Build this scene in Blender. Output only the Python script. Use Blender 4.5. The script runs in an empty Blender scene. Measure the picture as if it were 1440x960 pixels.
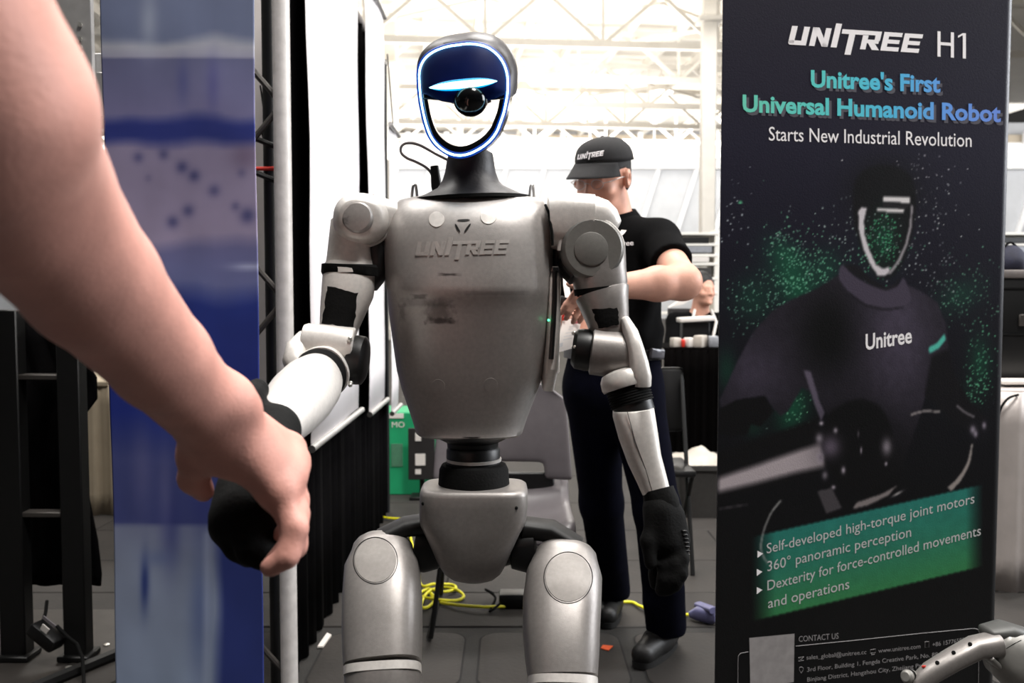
import bpy, bmesh, math, random
import numpy as np
from mathutils import Vector, Matrix, Euler
from mathutils.bvhtree import BVHTree

random.seed(7)
rng = np.random.default_rng(7)
scene = bpy.context.scene
C = scene.collection
F = 1300.0                       # focal length in pixels of the 1440 x 960 frame
CAM = Vector((0, 0, 1.244))
PITCH = math.radians(3.08)

# ---------------------------------------------------------------- camera
cam_data = bpy.data.cameras.new('camera')
cam = bpy.data.objects.new('camera', cam_data)
C.objects.link(cam)
cam.location = CAM
cam.rotation_euler = (math.pi / 2 - PITCH, 0, 0)
cam_data.sensor_width = 36.0
cam_data.lens = 36.0 * F / 1440.0
cam_data.clip_start = 0.02
cam_data.clip_end = 200
cam_data.dof.use_dof = True
cam_data.dof.focus_distance = 1.65
cam_data.dof.aperture_fstop = 6.3
scene.camera = cam

# ---------------------------------------------------------------- world, lamps, exposure
world = bpy.data.worlds.new('hall_air')
scene.world = world
world.use_nodes = True
bg = world.node_tree.nodes['Background']
bg.inputs[0].default_value = (1.0, 0.96, 0.92, 1)
bg.inputs[1].default_value = 0.035
scene.view_settings.view_transform = 'Standard'
scene.view_settings.look = 'None'
scene.view_settings.exposure = 0.0
scene.view_settings.gamma = 1.0
scene.view_settings.use_curve_mapping = False


def area(name, loc, rot, size, power, col=(1, .97, .93), sy=None):
    l = bpy.data.lights.new(name, 'AREA')
    l.energy = power
    l.color = col
    l.size = size
    if sy:
        l.shape = 'RECTANGLE'
        l.size_y = sy
    o = bpy.data.objects.new(name, l)
    C.objects.link(o)
    o.location = loc
    o.rotation_euler = rot
    return o


R_ = math.radians
# rows of high hall lamps above the aisle, in front of and behind the stand
area('hall_lamp', (1.9, -0.2, 7.4), (0, 0, 0), 1.6, 580)
area('hall_lamp', (0.8, 4.6, 7.4), (R_(-14), 0, 0), 2.2, 400)
area('hall_lamp', (5.0, 3.0, 7.4), (0, R_(20), 0), 2.2, 320)
area('hall_lamp', (-1.5, 2.2, 5.0), (0, 0, 0), 1.2, 70)  # extra unseen lamp added to brighten the pale panel
# bright open side of the hall on the right
area('side_daylight', (10.0, 4.2, 4.4), (0, R_(84), 0), 4.5, 900, (.93, .96, 1), 5)
area('hall_lamp', (-3.0, 5.0, 7.4), (0, R_(-10), 0), 2.2, 200)
area('hall_lamp', (3.0, 16.0, 7.4), (0, 0, 0), 2.2, 420)
area('hall_lamp', (-4.0, 14.0, 7.4), (0, 0, 0), 2.2, 420)
# unseen area lights added to brighten the white roof from below
for yy, pw in ((14, 560), (24, 950), (35, 1200)):
    area('roof_fill', (0, yy, 4.6), (math.pi, 0, 0), 10, pw, (1, .95, .89), 5)
# wide area light added to brighten the far wall
area('far_wall_fill', (4, 36, 7.0), (R_(75), 0, 0), 46, 2900, (1, .98, .95), 2)

# ---------------------------------------------------------------- helpers


def P(px, py, Y):
    """world point at depth Y along the ray through a pixel"""
    u = (px - 720) / F
    v = (480 - py) / F
    d = Vector((u, math.cos(PITCH) + v * math.sin(PITCH), v * math.cos(PITCH) - math.sin(PITCH)))
    return CAM + d * (Y / d.y)


def ray(px, py):
    return (P(px, py, 1.0) - CAM).normalized()


def proj(p):
    d = p - CAM
    fw = d.y * math.cos(PITCH) - d.z * math.sin(PITCH)
    up = d.y * math.sin(PITCH) + d.z * math.cos(PITCH)
    return 720 + F * d.x / fw, 480 - F * up / fw


def lin(c):
    c = c / 255.0
    return c / 12.92 if c <= 0.04045 else ((c + 0.055) / 1.055) ** 2.4


def srgb(r, g, b):
    return (lin(r), lin(g), lin(b), 1)


def mat(name, rgb, rough=.5, metal=0.0, var=.12, scale=40, bump=0.0, bscale=None, spec=.5, coat=0.0, sheen=0.0):
    m = bpy.data.materials.new(name)
    m.use_nodes = True
    nt = m.node_tree
    b = nt.nodes['Principled BSDF']
    b.inputs['Roughness'].default_value = rough
    b.inputs['Metallic'].default_value = metal
    b.inputs['Specular IOR Level'].default_value = spec
    b.inputs['Coat Weight'].default_value = coat
    b.inputs['Sheen Weight'].default_value = sheen
    tc = nt.nodes.new('ShaderNodeTexCoord')
    no = nt.nodes.new('ShaderNodeTexNoise')
    no.inputs['Scale'].default_value = scale
    no.inputs['Detail'].default_value = 4
    nt.links.new(tc.outputs['Object'], no.inputs['Vector'])
    rp = nt.nodes.new('ShaderNodeValToRGB')
    c = srgb(*rgb)
    rp.color_ramp.elements[0].position = .3
    rp.color_ramp.elements[1].position = .7
    rp.color_ramp.elements[0].color = tuple(x * (1 - var) for x in c[:3]) + (1,)
    rp.color_ramp.elements[1].color = tuple(min(1, x * (1 + var)) for x in c[:3]) + (1,)
    nt.links.new(no.outputs['Fac'], rp.inputs['Fac'])
    nt.links.new(rp.outputs['Color'], b.inputs['Base Color'])
    if bump:
        n2 = nt.nodes.new('ShaderNodeTexNoise')
        n2.inputs['Scale'].default_value = bscale or scale * 4
        n2.inputs['Detail'].default_value = 3
        nt.links.new(tc.outputs['Object'], n2.inputs['Vector'])
        bp = nt.nodes.new('ShaderNodeBump')
        bp.inputs['Strength'].default_value = bump
        bp.inputs['Distance'].default_value = .004
        nt.links.new(n2.outputs['Fac'], bp.inputs['Height'])
        nt.links.new(bp.outputs['Normal'], b.inputs['Normal'])
    return m


def mat_emit(name, rgb, strength, base=(0, 0, 0)):
    m = bpy.data.materials.new(name)
    m.use_nodes = True
    b = m.node_tree.nodes['Principled BSDF']
    b.inputs['Base Color'].default_value = (*base, 1)
    b.inputs['Emission Color'].default_value = (*rgb, 1)
    b.inputs['Emission Strength'].default_value = strength
    return m


def mat_attr(name, rough=.5, spec=.4, bump=0.0, bscale=120):
    m = bpy.data.materials.new(name)
    m.use_nodes = True
    nt = m.node_tree
    b = nt.nodes['Principled BSDF']
    b.inputs['Roughness'].default_value = rough
    b.inputs['Specular IOR Level'].default_value = spec
    a = nt.nodes.new('ShaderNodeVertexColor')
    a.layer_name = 'print'
    nt.links.new(a.outputs['Color'], b.inputs['Base Color'])
    if bump:
        tc = nt.nodes.new('ShaderNodeTexCoord')
        n2 = nt.nodes.new('ShaderNodeTexNoise')
        n2.inputs['Scale'].default_value = bscale
        nt.links.new(tc.outputs['Object'], n2.inputs['Vector'])
        bp = nt.nodes.new('ShaderNodeBump')
        bp.inputs['Strength'].default_value = bump
        bp.inputs['Distance'].default_value = .01
        nt.links.new(n2.outputs['Fac'], bp.inputs['Height'])
        nt.links.new(bp.outputs['Normal'], b.inputs['Normal'])
    return m


WL = {}


def wloc(o):
    return WL.get(o.name, Vector((0, 0, 0))) if o else Vector((0, 0, 0))


def tag(o, label=None, cat=None, group=None, kind=None):
    if label:
        o['label'] = label
    if cat:
        o['category'] = cat
    if group:
        o['group'] = group
    if kind:
        o['kind'] = kind
    return o


def thing(name, label, cat, loc, group=None):
    o = bpy.data.objects.new(name, None)
    o.empty_display_size = .05
    C.objects.link(o)
    o.location = loc
    WL[o.name] = Vector(loc)
    return tag(o, label, cat, group)


def link_mesh(name, me, m, parent, centre=True):
    """place a mesh made in world coordinates, its origin moved to its centre"""
    n = len(me.vertices)
    co = np.empty(n * 3, dtype=np.float32)
    me.vertices.foreach_get('co', co)
    co = co.reshape(-1, 3)
    c = (co.min(0) + co.max(0)) / 2
    co -= c
    me.vertices.foreach_set('co', co.ravel())
    o = bpy.data.objects.new(name, me)
    if m:
        me.materials.append(m)
    C.objects.link(o)
    c = Vector([float(x) for x in c])
    if parent:
        o.parent = parent
    o.location = c - wloc(parent)
    WL[o.name] = c
    return o


class MB:
    def __init__(self):
        self.v = []
        self.f = []

    def add(self, vs, fs):
        n = len(self.v)
        self.v += [Vector(x) for x in vs]
        self.f += [[i + n for i in f] for f in fs]
        return self

    def box(self, c, s, rot=None, bevel=0.0, seg=2):
        bm = bmesh.new()
        bmesh.ops.create_cube(bm, size=1)
        for v in bm.verts:
            v.co = Vector((v.co.x * s[0], v.co.y * s[1], v.co.z * s[2]))
        if bevel:
            bmesh.ops.bevel(bm, geom=bm.edges[:], offset=bevel, segments=seg, affect='EDGES', profile=.5)
        M = rot if rot is not None else Matrix.Identity(3)
        bm.verts.index_update()
        vs = [M @ v.co + Vector(c) for v in bm.verts]
        fs = [[v.index for v in f.verts] for f in bm.faces]
        bm.free()
        return self.add(vs, fs)

    def loft(self, rings, cap0=True, cap1=True, closed=True, loop=False):
        n = len(rings[0])
        vs = [p for r in rings for p in r]
        fs = []
        m = len(rings)
        for i in range(m if loop else m - 1):
            a, b = i * n, ((i + 1) % m) * n
            for j in range(n if closed else n - 1):
                k = (j + 1) % n
                fs.append([a + j, a + k, b + k, b + j])
        if not loop:
            if cap0:
                fs.append(list(range(n))[::-1])
            if cap1:
                fs.append([(m - 1) * n + i for i in range(n)])
        return self.add(vs, fs)

    def tube(self, pts, r, n=10, closed=False, caps=True):
        pts = [Vector(p) for p in pts]
        m = len(pts)
        rs = r if isinstance(r, (list, tuple)) else [r] * m
        rings = []
        up = None
        for i in range(m):
            if closed:
                t = pts[(i + 1) % m] - pts[i - 1]
            else:
                t = pts[min(i + 1, m - 1)] - pts[max(i - 1, 0)]
            t.normalize()
            if up is None:
                up = Vector((0, 0, 1)) if abs(t.z) < .9 else Vector((1, 0, 0))
            s = t.cross(up).normalized()
            up = s.cross(t).normalized()
            rings.append([pts[i] + (s * math.cos(a) + up * math.sin(a)) * rs[i]
                          for a in [2 * math.pi * k / n for k in range(n)]])
        return self.loft(rings, caps, caps, True, closed)

    def limb(self, secs, hint=(1, 0, 0), e=2.2, n=28, round0=0, round1=0):
        """secs: (centre, half width along hint, half depth); superellipse sections swept along the path"""
        secs = [(Vector(a), b, c) for a, b, c in secs]
        hint = Vector(hint)
        m = len(secs)
        tan = []
        for i in range(m):
            t = secs[min(i + 1, m - 1)][0] - secs[max(i - 1, 0)][0]
            tan.append(t.normalized())

        def ring(c, t, rx, ry):
            s = (hint - t * hint.dot(t)).normalized()
            u = t.cross(s).normalized()
            out = []
            for k in range(n):
                a = 2 * math.pi * k / n
                ca, sa = math.cos(a), math.sin(a)
                x = math.copysign(abs(ca) ** (2 / e), ca) * rx
                y = math.copysign(abs(sa) ** (2 / e), sa) * ry
                out.append(c + s * x + u * y)
            return out
        rings = []
        if round0:
            for k in range(5):
                a = math.pi / 2 * (1 - k / 5)
                q = max(math.cos(a), .03)
                rings.append(ring(secs[0][0] - tan[0] * round0 * math.sin(a), tan[0], secs[0][1] * q, secs[0][2] * q))
        for (c, rx, ry), t in zip(secs, tan):
            rings.append(ring(c, t, rx, ry))
        if round1:
            for k in range(1, 6):
                a = math.pi / 2 * k / 5
                q = max(math.cos(a), .03)
                rings.append(ring(secs[-1][0] + tan[-1] * round1 * math.sin(a), tan[-1], secs[-1][1] * q, secs[-1][2] * q))
        return self.loft(rings)

    def lathe(self, prof, o, axis, n=32, cap=True):
        """prof: (radius, offset along axis)"""
        o = Vector(o)
        t = Vector(axis).normalized()
        s = t.cross(Vector((0, 0, 1)) if abs(t.z) < .9 else Vector((1, 0, 0))).normalized()
        u = t.cross(s)
        rings = [[o + t * h + (s * math.cos(2 * math.pi * k / n) + u * math.sin(2 * math.pi * k / n)) * max(r, 1e-4)
                  for k in range(n)] for r, h in prof]
        return self.loft(rings, cap, cap)

    def ell(self, c, r, rot=None, nu=20, nv=12):
        M = rot if rot is not None else Matrix.Identity(3)
        rings = []
        for i in range(nv + 1):
            a = -math.pi / 2 + math.pi * i / nv
            q = max(math.cos(a), .01)
            rings.append([Vector(c) + M @ Vector((r[0] * q * math.cos(2 * math.pi * k / nu),
                                                  r[1] * q * math.sin(2 * math.pi * k / nu), r[2] * math.sin(a)))
                          for k in range(nu)])
        return self.loft(rings)

    def prism(self, poly, d):
        d = Vector(d)
        n = len(poly)
        a = [Vector(p) for p in poly]
        fs = [list(range(n))[::-1], [n + i for i in range(n)]]
        for i in range(n):
            j = (i + 1) % n
            fs.append([i, j, n + j, n + i])
        return self.add(a + [p + d for p in a], fs)

    def mesh(self, name):
        me = bpy.data.meshes.new(name)
        me.from_pydata([tuple(v) for v in self.v], [], self.f)
        bm = bmesh.new()
        bm.from_mesh(me)
        bmesh.ops.recalc_face_normals(bm, faces=bm.faces[:])
        bm.to_mesh(me)
        bm.free()
        return me

    def build(self, name, m, parent=None, sharp=38, label=None):
        me = self.mesh(name)
        me.polygons.foreach_set('use_smooth', [True] * len(me.polygons))
        me.set_sharp_from_angle(angle=math.radians(sharp))
        o = link_mesh(name, me, m, parent)
        if label:
            o['label'] = label
        return o


def np_mesh(name, V, Q, m, parent=None, colors=None, smooth=True):
    me = bpy.data.meshes.new(name)
    V = np.asarray(V, dtype=np.float32)
    Q = np.asarray(Q, dtype=np.int32)
    k = Q.shape[1]
    me.vertices.add(len(V))
    me.vertices.foreach_set('co', V.ravel())
    me.loops.add(Q.size)
    me.loops.foreach_set('vertex_index', Q.ravel())
    me.polygons.add(len(Q))
    me.polygons.foreach_set('loop_start', np.arange(0, Q.size, k, dtype=np.int32))
    me.update(calc_edges=True)
    me.validate()
    me.polygons.foreach_set('use_smooth', np.full(len(me.polygons), smooth))
    if colors is not None:
        at = me.color_attributes.new('print', 'FLOAT_COLOR', 'POINT')
        at.data.foreach_set('color', np.asarray(colors, dtype=np.float32).ravel())
    return link_mesh(name, me, m, parent)


# ---- soft bodies: smooth union of capsules and ellipsoids, meshed by surface nets
def cap(a, b, ra, rb=None, k=.02, op='u', flat=None):
    return dict(t='c', a=np.array(a, float), b=np.array(b, float), ra=ra, rb=ra if rb is None else rb, k=k, op=op)


def ell(c, r, rot=None, k=.02, op='u'):
    return dict(t='e', c=np.array(c, float), r=np.array(r, float), k=k, op=op,
                R=np.eye(3) if rot is None else np.array(rot, float))


def xform(prims, R, t, s=1.0):
    R = np.array(R, float)
    t = np.array(t, float)
    out = []
    for p in prims:
        p = dict(p)
        if p['t'] == 'c':
            p['a'] = R @ p['a'] * s + t
            p['b'] = R @ p['b'] * s + t
            p['ra'] *= s
            p['rb'] *= s
        else:
            p['c'] = R @ p['c'] * s + t
            p['r'] = p['r'] * s
            p['R'] = R @ p['R']
        p['k'] *= s
        out.append(p)
    return out


def sdf_mesh(name, prims, vox, m, parent=None, cut=None):
    lo = np.full(3, 1e9)
    hi = np.full(3, -1e9)
    for p in prims:
        if p['op'] != 'u':
            continue
        if p['t'] == 'c':
            r = max(p['ra'], p['rb'])
            lo = np.minimum(lo, np.minimum(p['a'], p['b']) - r)
            hi = np.maximum(hi, np.maximum(p['a'], p['b']) + r)
        else:
            r = p['r'].max()
            lo = np.minimum(lo, p['c'] - r)
            hi = np.maximum(hi, p['c'] + r)
    lo -= 4 * vox
    hi += 4 * vox
    N = np.ceil((hi - lo) / vox).astype(int) + 1
    D = np.full(N, 1e3, dtype=np.float32)
    ax = [lo[i] + vox * np.arange(N[i]) for i in range(3)]
    for p in prims:
        if p['t'] == 'c':
            r = max(p['ra'], p['rb'])
            l = np.minimum(p['a'], p['b']) - r
            h = np.maximum(p['a'], p['b']) + r
        else:
            r = p['r'].max()
            l = p['c'] - r
            h = p['c'] + r
        mg = p['k'] * 1.3 + 4 * vox
        i0 = np.maximum(np.floor((l - mg - lo) / vox).astype(int), 0)
        i1 = np.minimum(np.ceil((h + mg - lo) / vox).astype(int) + 1, N)
        if (i1 <= i0).any():
            continue
        X = ax[0][i0[0]:i1[0]][:, None, None]
        Y = ax[1][i0[1]:i1[1]][None, :, None]
        Z = ax[2][i0[2]:i1[2]][None, None, :]
        if p['t'] == 'c':
            ba = p['b'] - p['a']
            L = max(ba @ ba, 1e-12)
            px, py, pz = X - p['a'][0], Y - p['a'][1], Z - p['a'][2]
            t = np.clip((px * ba[0] + py * ba[1] + pz * ba[2]) / L, 0, 1)
            d = np.sqrt((px - ba[0] * t) ** 2 + (py - ba[1] * t) ** 2 + (pz - ba[2] * t) ** 2) - (p['ra'] + (p['rb'] - p['ra']) * t)
        else:
            px, py, pz = X - p['c'][0], Y - p['c'][1], Z - p['c'][2]
            R = p['R']
            q = [(R[0, i] * px + R[1, i] * py + R[2, i] * pz) for i in range(3)]
            k0 = np.sqrt(sum((q[i] / p['r'][i]) ** 2 for i in range(3)))
            k1 = np.sqrt(sum((q[i] / p['r'][i] ** 2) ** 2 for i in range(3)))
            d = k0 * (k0 - 1) / np.maximum(k1, 1e-6)
        S = D[i0[0]:i1[0], i0[1]:i1[1], i0[2]:i1[2]]
        k = max(p['k'], 1e-5)
        if p['op'] == 'u':
            hh = np.clip(.5 + .5 * (S - d) / k, 0, 1)
            S[...] = S * (1 - hh) + d * hh - k * hh * (1 - hh)
        else:
            hh = np.clip(.5 - .5 * (S + d) / k, 0, 1)
            S[...] = S * (1 - hh) - d * hh + k * hh * (1 - hh)
    if cut is not None:
        X = ax[0][:, None, None]
        Y = ax[1][None, :, None]
        Z = ax[2][None, None, :]
        D = np.maximum(D, cut(X, Y, Z)).astype(np.float32)
    s = D < 0
    c = [s[i:N[0] - 1 + i, j:N[1] - 1 + j, k:N[2] - 1 + k] for i in (0, 1) for j in (0, 1) for k in (0, 1)]
    allv = c[0].copy()
    anyv = c[0].copy()
    for x in c[1:]:
        allv &= x
        anyv |= x
    act = anyv & ~allv
    idx = np.argwhere(act)
    num = np.full(act.shape, -1, dtype=np.int32)
    num[act] = np.arange(len(idx))
    acc = np.zeros((len(idx), 3))
    cnt = np.zeros(len(idx))
    for axis in range(3):
        o1, o2 = [a for a in range(3) if a != axis]
        for a in (0, 1):
            for b in (0, 1):
                s0 = np.zeros(3, int)
                s0[o1] = a
                s0[o2] = b
                s1 = s0.copy()
                s1[axis] = 1
                i0 = idx + s0
                i1 = idx + s1
                v0 = D[i0[:, 0], i0[:, 1], i0[:, 2]]
                v1 = D[i1[:, 0], i1[:, 1], i1[:, 2]]
                x = (v0 < 0) != (v1 < 0)
                t = np.where(x, v0 / np.where(x, v0 - v1, 1), 0)
                pt = np.tile(s0.astype(float), (len(idx), 1))
                pt[:, axis] += t
                acc[x] += pt[x]
                cnt += x
    V = lo + vox * (idx + acc / np.maximum(cnt, 1)[:, None])
    quads = []
    for axis in range(3):
        o1, o2 = [(1, 2), (2, 0), (0, 1)][axis]
        sl0 = [slice(None)] * 3
        sl1 = [slice(None)] * 3
        sl0[axis] = slice(0, N[axis] - 1)
        sl1[axis] = slice(1, N[axis])
        x0, x1 = s[tuple(sl0)], s[tuple(sl1)]
        e = np.argwhere(x0 != x1)
        e = e[(e[:, o1] > 0) & (e[:, o2] > 0) & (e[:, o1] < N[o1] - 1) & (e[:, o2] < N[o2] - 1)]
        ins = x0[e[:, 0], e[:, 1], e[:, 2]]

        def cell(a, b):
            q = e.copy()
            q[:, o1] -= a
            q[:, o2] -= b
            return num[q[:, 0], q[:, 1], q[:, 2]]
        Q = np.stack([cell(1, 1), cell(0, 1), cell(0, 0), cell(1, 0)], 1)
        Q[~ins] = Q[~ins][:, ::-1]
        quads.append(Q)
    Q = np.concatenate(quads)
    # one relaxing pass
    for _ in range(2):
        sm = np.zeros_like(V)
        ct = np.zeros(len(V))
        for i in range(4):
            np.add.at(sm, Q[:, i], V[Q[:, (i + 1) % 4]])
            np.add.at(ct, Q[:, i], 1)
        V = V * .45 + .55 * sm / np.maximum(ct, 1)[:, None]
    return np_mesh(name, V, Q, m, parent)


def bvh_of(o):
    me = o.data
    off = wloc(o)
    return BVHTree.FromPolygons([v.co + off for v in me.vertices], [list(p.vertices) for p in me.polygons])


def hit(bv, px, py, off=0.0, fall=None):
    r = bv.ray_cast(CAM, ray(px, py))
    if r[0] is None:
        return None
    n = r[1]
    if n.dot(ray(px, py)) > 0:
        n = -n
    return r[0] + n * off


def text2d(s, bold=0.0, shear=0.0, space=1.0):
    cu = bpy.data.curves.new('lettering', 'FONT')
    cu.body = s
    cu.offset = bold
    cu.shear = shear
    cu.space_character = space
    cu.resolution_u = 3
    o = bpy.data.objects.new('lettering', cu)
    C.objects.link(o)
    dg = bpy.context.evaluated_depsgraph_get()
    me = bpy.data.meshes.new_from_object(o.evaluated_get(dg))
    v = [(a.co.x, a.co.y) for a in me.vertices]
    f = [list(p.vertices) for p in me.polygons]
    bpy.data.objects.remove(o)
    bpy.data.curves.remove(cu)
    bpy.data.meshes.remove(me)
    return v, f


def print_on(bv, name, v2, faces, p0, p1, tall, m, parent, up=(0, -1), off=.0006, colfn=None, thick=0.0):
    """lay flat lettering on a surface: p0..p1 the ends of the base line, tall the height of a unit"""
    xs = [a for a, b in v2]
    x0, x1 = min(xs), max(xs)
    W = x1 - x0
    vs, cols = [], []
    pts = []
    for a, b in v2:
        q = (a - x0) / W
        px = p0[0] + q * (p1[0] - p0[0]) + up[0] * b * tall
        py = p0[1] + q * (p1[1] - p0[1]) + up[1] * b * tall
        h = hit(bv, px, py, off)
        pts.append((px, py))
        vs.append(h)
    ok = [i for i, h in enumerate(vs) if h is not None]
    if not ok:
        return None
    re = {i: j for j, i in enumerate(ok)}
    fs = [[re[i] for i in f] for f in faces if all(i in re for i in f)]
    me = bpy.data.meshes.new(name)
    me.from_pydata([tuple(vs[i]) for i in ok], [], fs)
    if colfn:
        at = me.color_attributes.new('print', 'FLOAT_COLOR', 'POINT')
        for j, i in enumerate(ok):
            at.data[j].color = colfn(*pts[i])
    return link_mesh(name, me, m, parent)


def logo2d():
    V, Fc = [], []

    def poly(pts, ox):
        n = len(V)
        for x, y in pts:
            V.append(((x + ox) * 1.17 + y * .24, y))
        Fc.append([n + i for i in range(len(pts))])

    def rect(x0, y0, x1, y1, ox):
        poly([(x0, y0), (x1, y0), (x1, y1), (x0, y1)], ox)
    rect(0, .08, .27, 1, 0)
    poly([(.08, 0), (.85, 0), (.85, .24), (0, .24), (0, .08)], 0)
    rect(.58, .24, .85, 1, 0)
    o = 1.0
    rect(0, 0, .26, 1, o)
    poly([(.0, 1), (.6, 0), (.87, 0), (.3, 1)], o)
    rect(.61, 0, .87, 1, o)
    rect(0, 0, .28, 1.28, 2.02)
    o = 2.28
    rect(.1, .76, 1.12, 1, o)
    rect(.46, -.34, .75, .76, o)
    o = 3.4
    rect(0, 0, .26, .76, o)
    rect(0, .78, .84, 1, o)
    rect(.58, .5, .84, .78, o)
    rect(.26, .34, .8, .54, o)
    poly([(.3, .36), (.62, .36), (.9, 0), (.56, 0)], o)
    for o in (4.36, 5.32):
        rect(0, .0, .26, 1, o)
        rect(.26, .78, .86, 1, o)
        rect(.26, .4, .8, .61, o)
        rect(.26, 0, .84, .22, o)
    return V, Fc


def subdiv(V, Fc):
    return V, Fc


LOGO = logo2d()

# ---------------------------------------------------------------- materials
M = {}
M['floor'] = mat('worn_floor', (39, 35, 32), .75, 0, .35, 3.5, .25, 60)
M['floor_dark'] = mat('floor_joint', (18, 17, 16), .9)
M['ceiling'] = mat('white_roof', (232, 228, 220), .8, 0, .03, 2)
M['truss'] = mat('white_steel', (240, 236, 228), .6, 0, .03, 5)
M['farwall'] = mat('grey_cladding', (196, 198, 202), .7, 0, .04, 2)
M['fascia'] = mat('white_fascia', (246, 246, 246), .6, 0, .02, 2)
M['beige'] = mat('beige_duct', (190, 178, 160), .7)
M['drape'] = mat('black_drape', (9, 8, 9), .9, 0, .3, 20, .3, 200, spec=.05)
M['white_board'] = mat('white_vinyl', (238, 234, 236), .55, 0, .02, 6, .05, 8)
M['alu'] = mat('brushed_aluminium', (190, 188, 186), .4, .6, .08, 30)
M['pipe'] = mat('painted_truss_pipe', (205, 200, 196), .5, .2, .12, 30, .1)
M['pale_panel'] = mat('pale_panel', (205, 198, 196), .8, 0, .06, 8)
M['black_metal'] = mat('black_metal', (9, 9, 9), .5, .2, .2, 30)
M['black_plastic'] = mat('black_plastic', (8, 8, 9), .42, 0, .2, 40)
M['black_rubber'] = mat('black_rubber', (7, 7, 7), .85, 0, .3, 60, .2, spec=.2)
M['steel_dark'] = mat('dark_steel_plate', (62, 58, 55), .5, .4, .2, 12)
M['screw'] = mat('bright_screw', (225, 222, 215), .3, .8)
M['red'] = mat('red_plastic', (200, 45, 30), .5)
M['yellow'] = mat('yellow_cable', (228, 220, 30), .5)
M['orange'] = mat('orange_scrap', (225, 90, 40), .6)
M['green'] = mat('green_carton', (18, 150, 98), .6, 0, .1, 6)
M['green_dark'] = mat('green_label', (70, 120, 92), .6)
M['darkprint'] = mat('dark_leaflet', (30, 27, 27), .6)
M['paper'] = mat('white_paper', (222, 216, 210), .7, 0, .03)
M['grey_print'] = mat('grey_ink', (120, 115, 118), .7)
M['chair'] = mat('grey_chair_plastic', (98, 93, 95), .38, 0, .06, 30)
M['skin_fore'] = mat('skin_tan', (208, 150, 136), .55, 0, .10, 28, .12, 260)
M['skin'] = mat('skin_warm', (214, 160, 138), .5, 0, .08, 30, .08, 200)
M['hair'] = mat('black_hair', (18, 15, 14), .6, 0, .4, 80, .5, 300)
M['polo'] = mat('black_pique', (10, 10, 11), .95, 0, .2, 60, .4, 500, spec=.08)
M['navy'] = mat('navy_twill', (8, 9, 21), .95, 0, .2, 40, .3, 400, spec=.05)
M['cap'] = mat('black_cotton', (20, 19, 21), .9, 0, .15, 60, .35, 500)
M['shoe'] = mat('black_leather', (20, 19, 19), .5, 0, .2, 40, .1)
M['sole'] = mat('shoe_sole', (14, 14, 14), .7)
M['lens'] = mat('spectacle_lens', (200, 205, 210), .1)
M['lens'].node_tree.nodes['Principled BSDF'].inputs['Transmission Weight'].default_value = 1.0
M['white_ink'] = mat('white_ink', (252, 248, 250), .6, 0, .02)
M['grey_ink2'] = mat('pale_grey_ink', (200, 200, 200), .6, 0, .02)
M['shadow_ink'] = mat('dark_grey_ink', (84, 82, 92), .6, 0, .02)
M['dim_ink'] = mat('dim_white_ink', (150, 147, 148), .6, 0, .02)
M['satin'] = mat('silver_satin', (176, 168, 164), .4, .15, .08, 8, .2, 30)
M['ivory'] = mat('ivory_cloth', (170, 156, 134), .8, 0, .06, 10)
M['blackcloth'] = mat('black_table_cloth', (5, 4, 4), .95, 0, .2, 30, spec=.02)
M['bin'] = mat('grey_bin', (52, 50, 48), .6)
M['bag'] = mat('white_bag', (180, 172, 162), .6, 0, .08, 12, .4, 30)
M['rack'] = mat('grey_equipment', (150, 152, 158), .5, .3)
M['robot_grey'] = mat('worn_grey_robot_shell', (150, 148, 144), .45, .4, .15, 25, .05)
M['led'] = mat_emit('led_core', (.36, .80, 1.0), 9.0)
M['led_halo'] = mat_emit('led_halo_glow', (.0, .06, .5), .8)
M['led_glow'] = mat_emit('led_glow_tube', (.01, .16, 1.0), 1.5)
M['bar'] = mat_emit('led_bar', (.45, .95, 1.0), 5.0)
M['bar_glow'] = mat_emit('led_bar_halo', (.0, .40, .9), 1.4)
M['green_led'] = mat_emit('green_led', (.1, 1, .4), 2.5)
M['visor'] = mat('visor_glass', (4, 20, 72), .5, 0, .1, 30, spec=.08)
M['lensblack'] = mat('black_glass_dome', (6, 7, 10), .12, 0, .1, 30)
M['collar'] = mat('dark_collar', (48, 46, 50), .5, 0, .1, 60, .1)
M['skull'] = mat('dark_head_shell', (50, 47, 49), .42, .15, .1, 60, .06)
M['bluescrap'] = mat('blue_plug', (95, 95, 130), .4)


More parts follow.
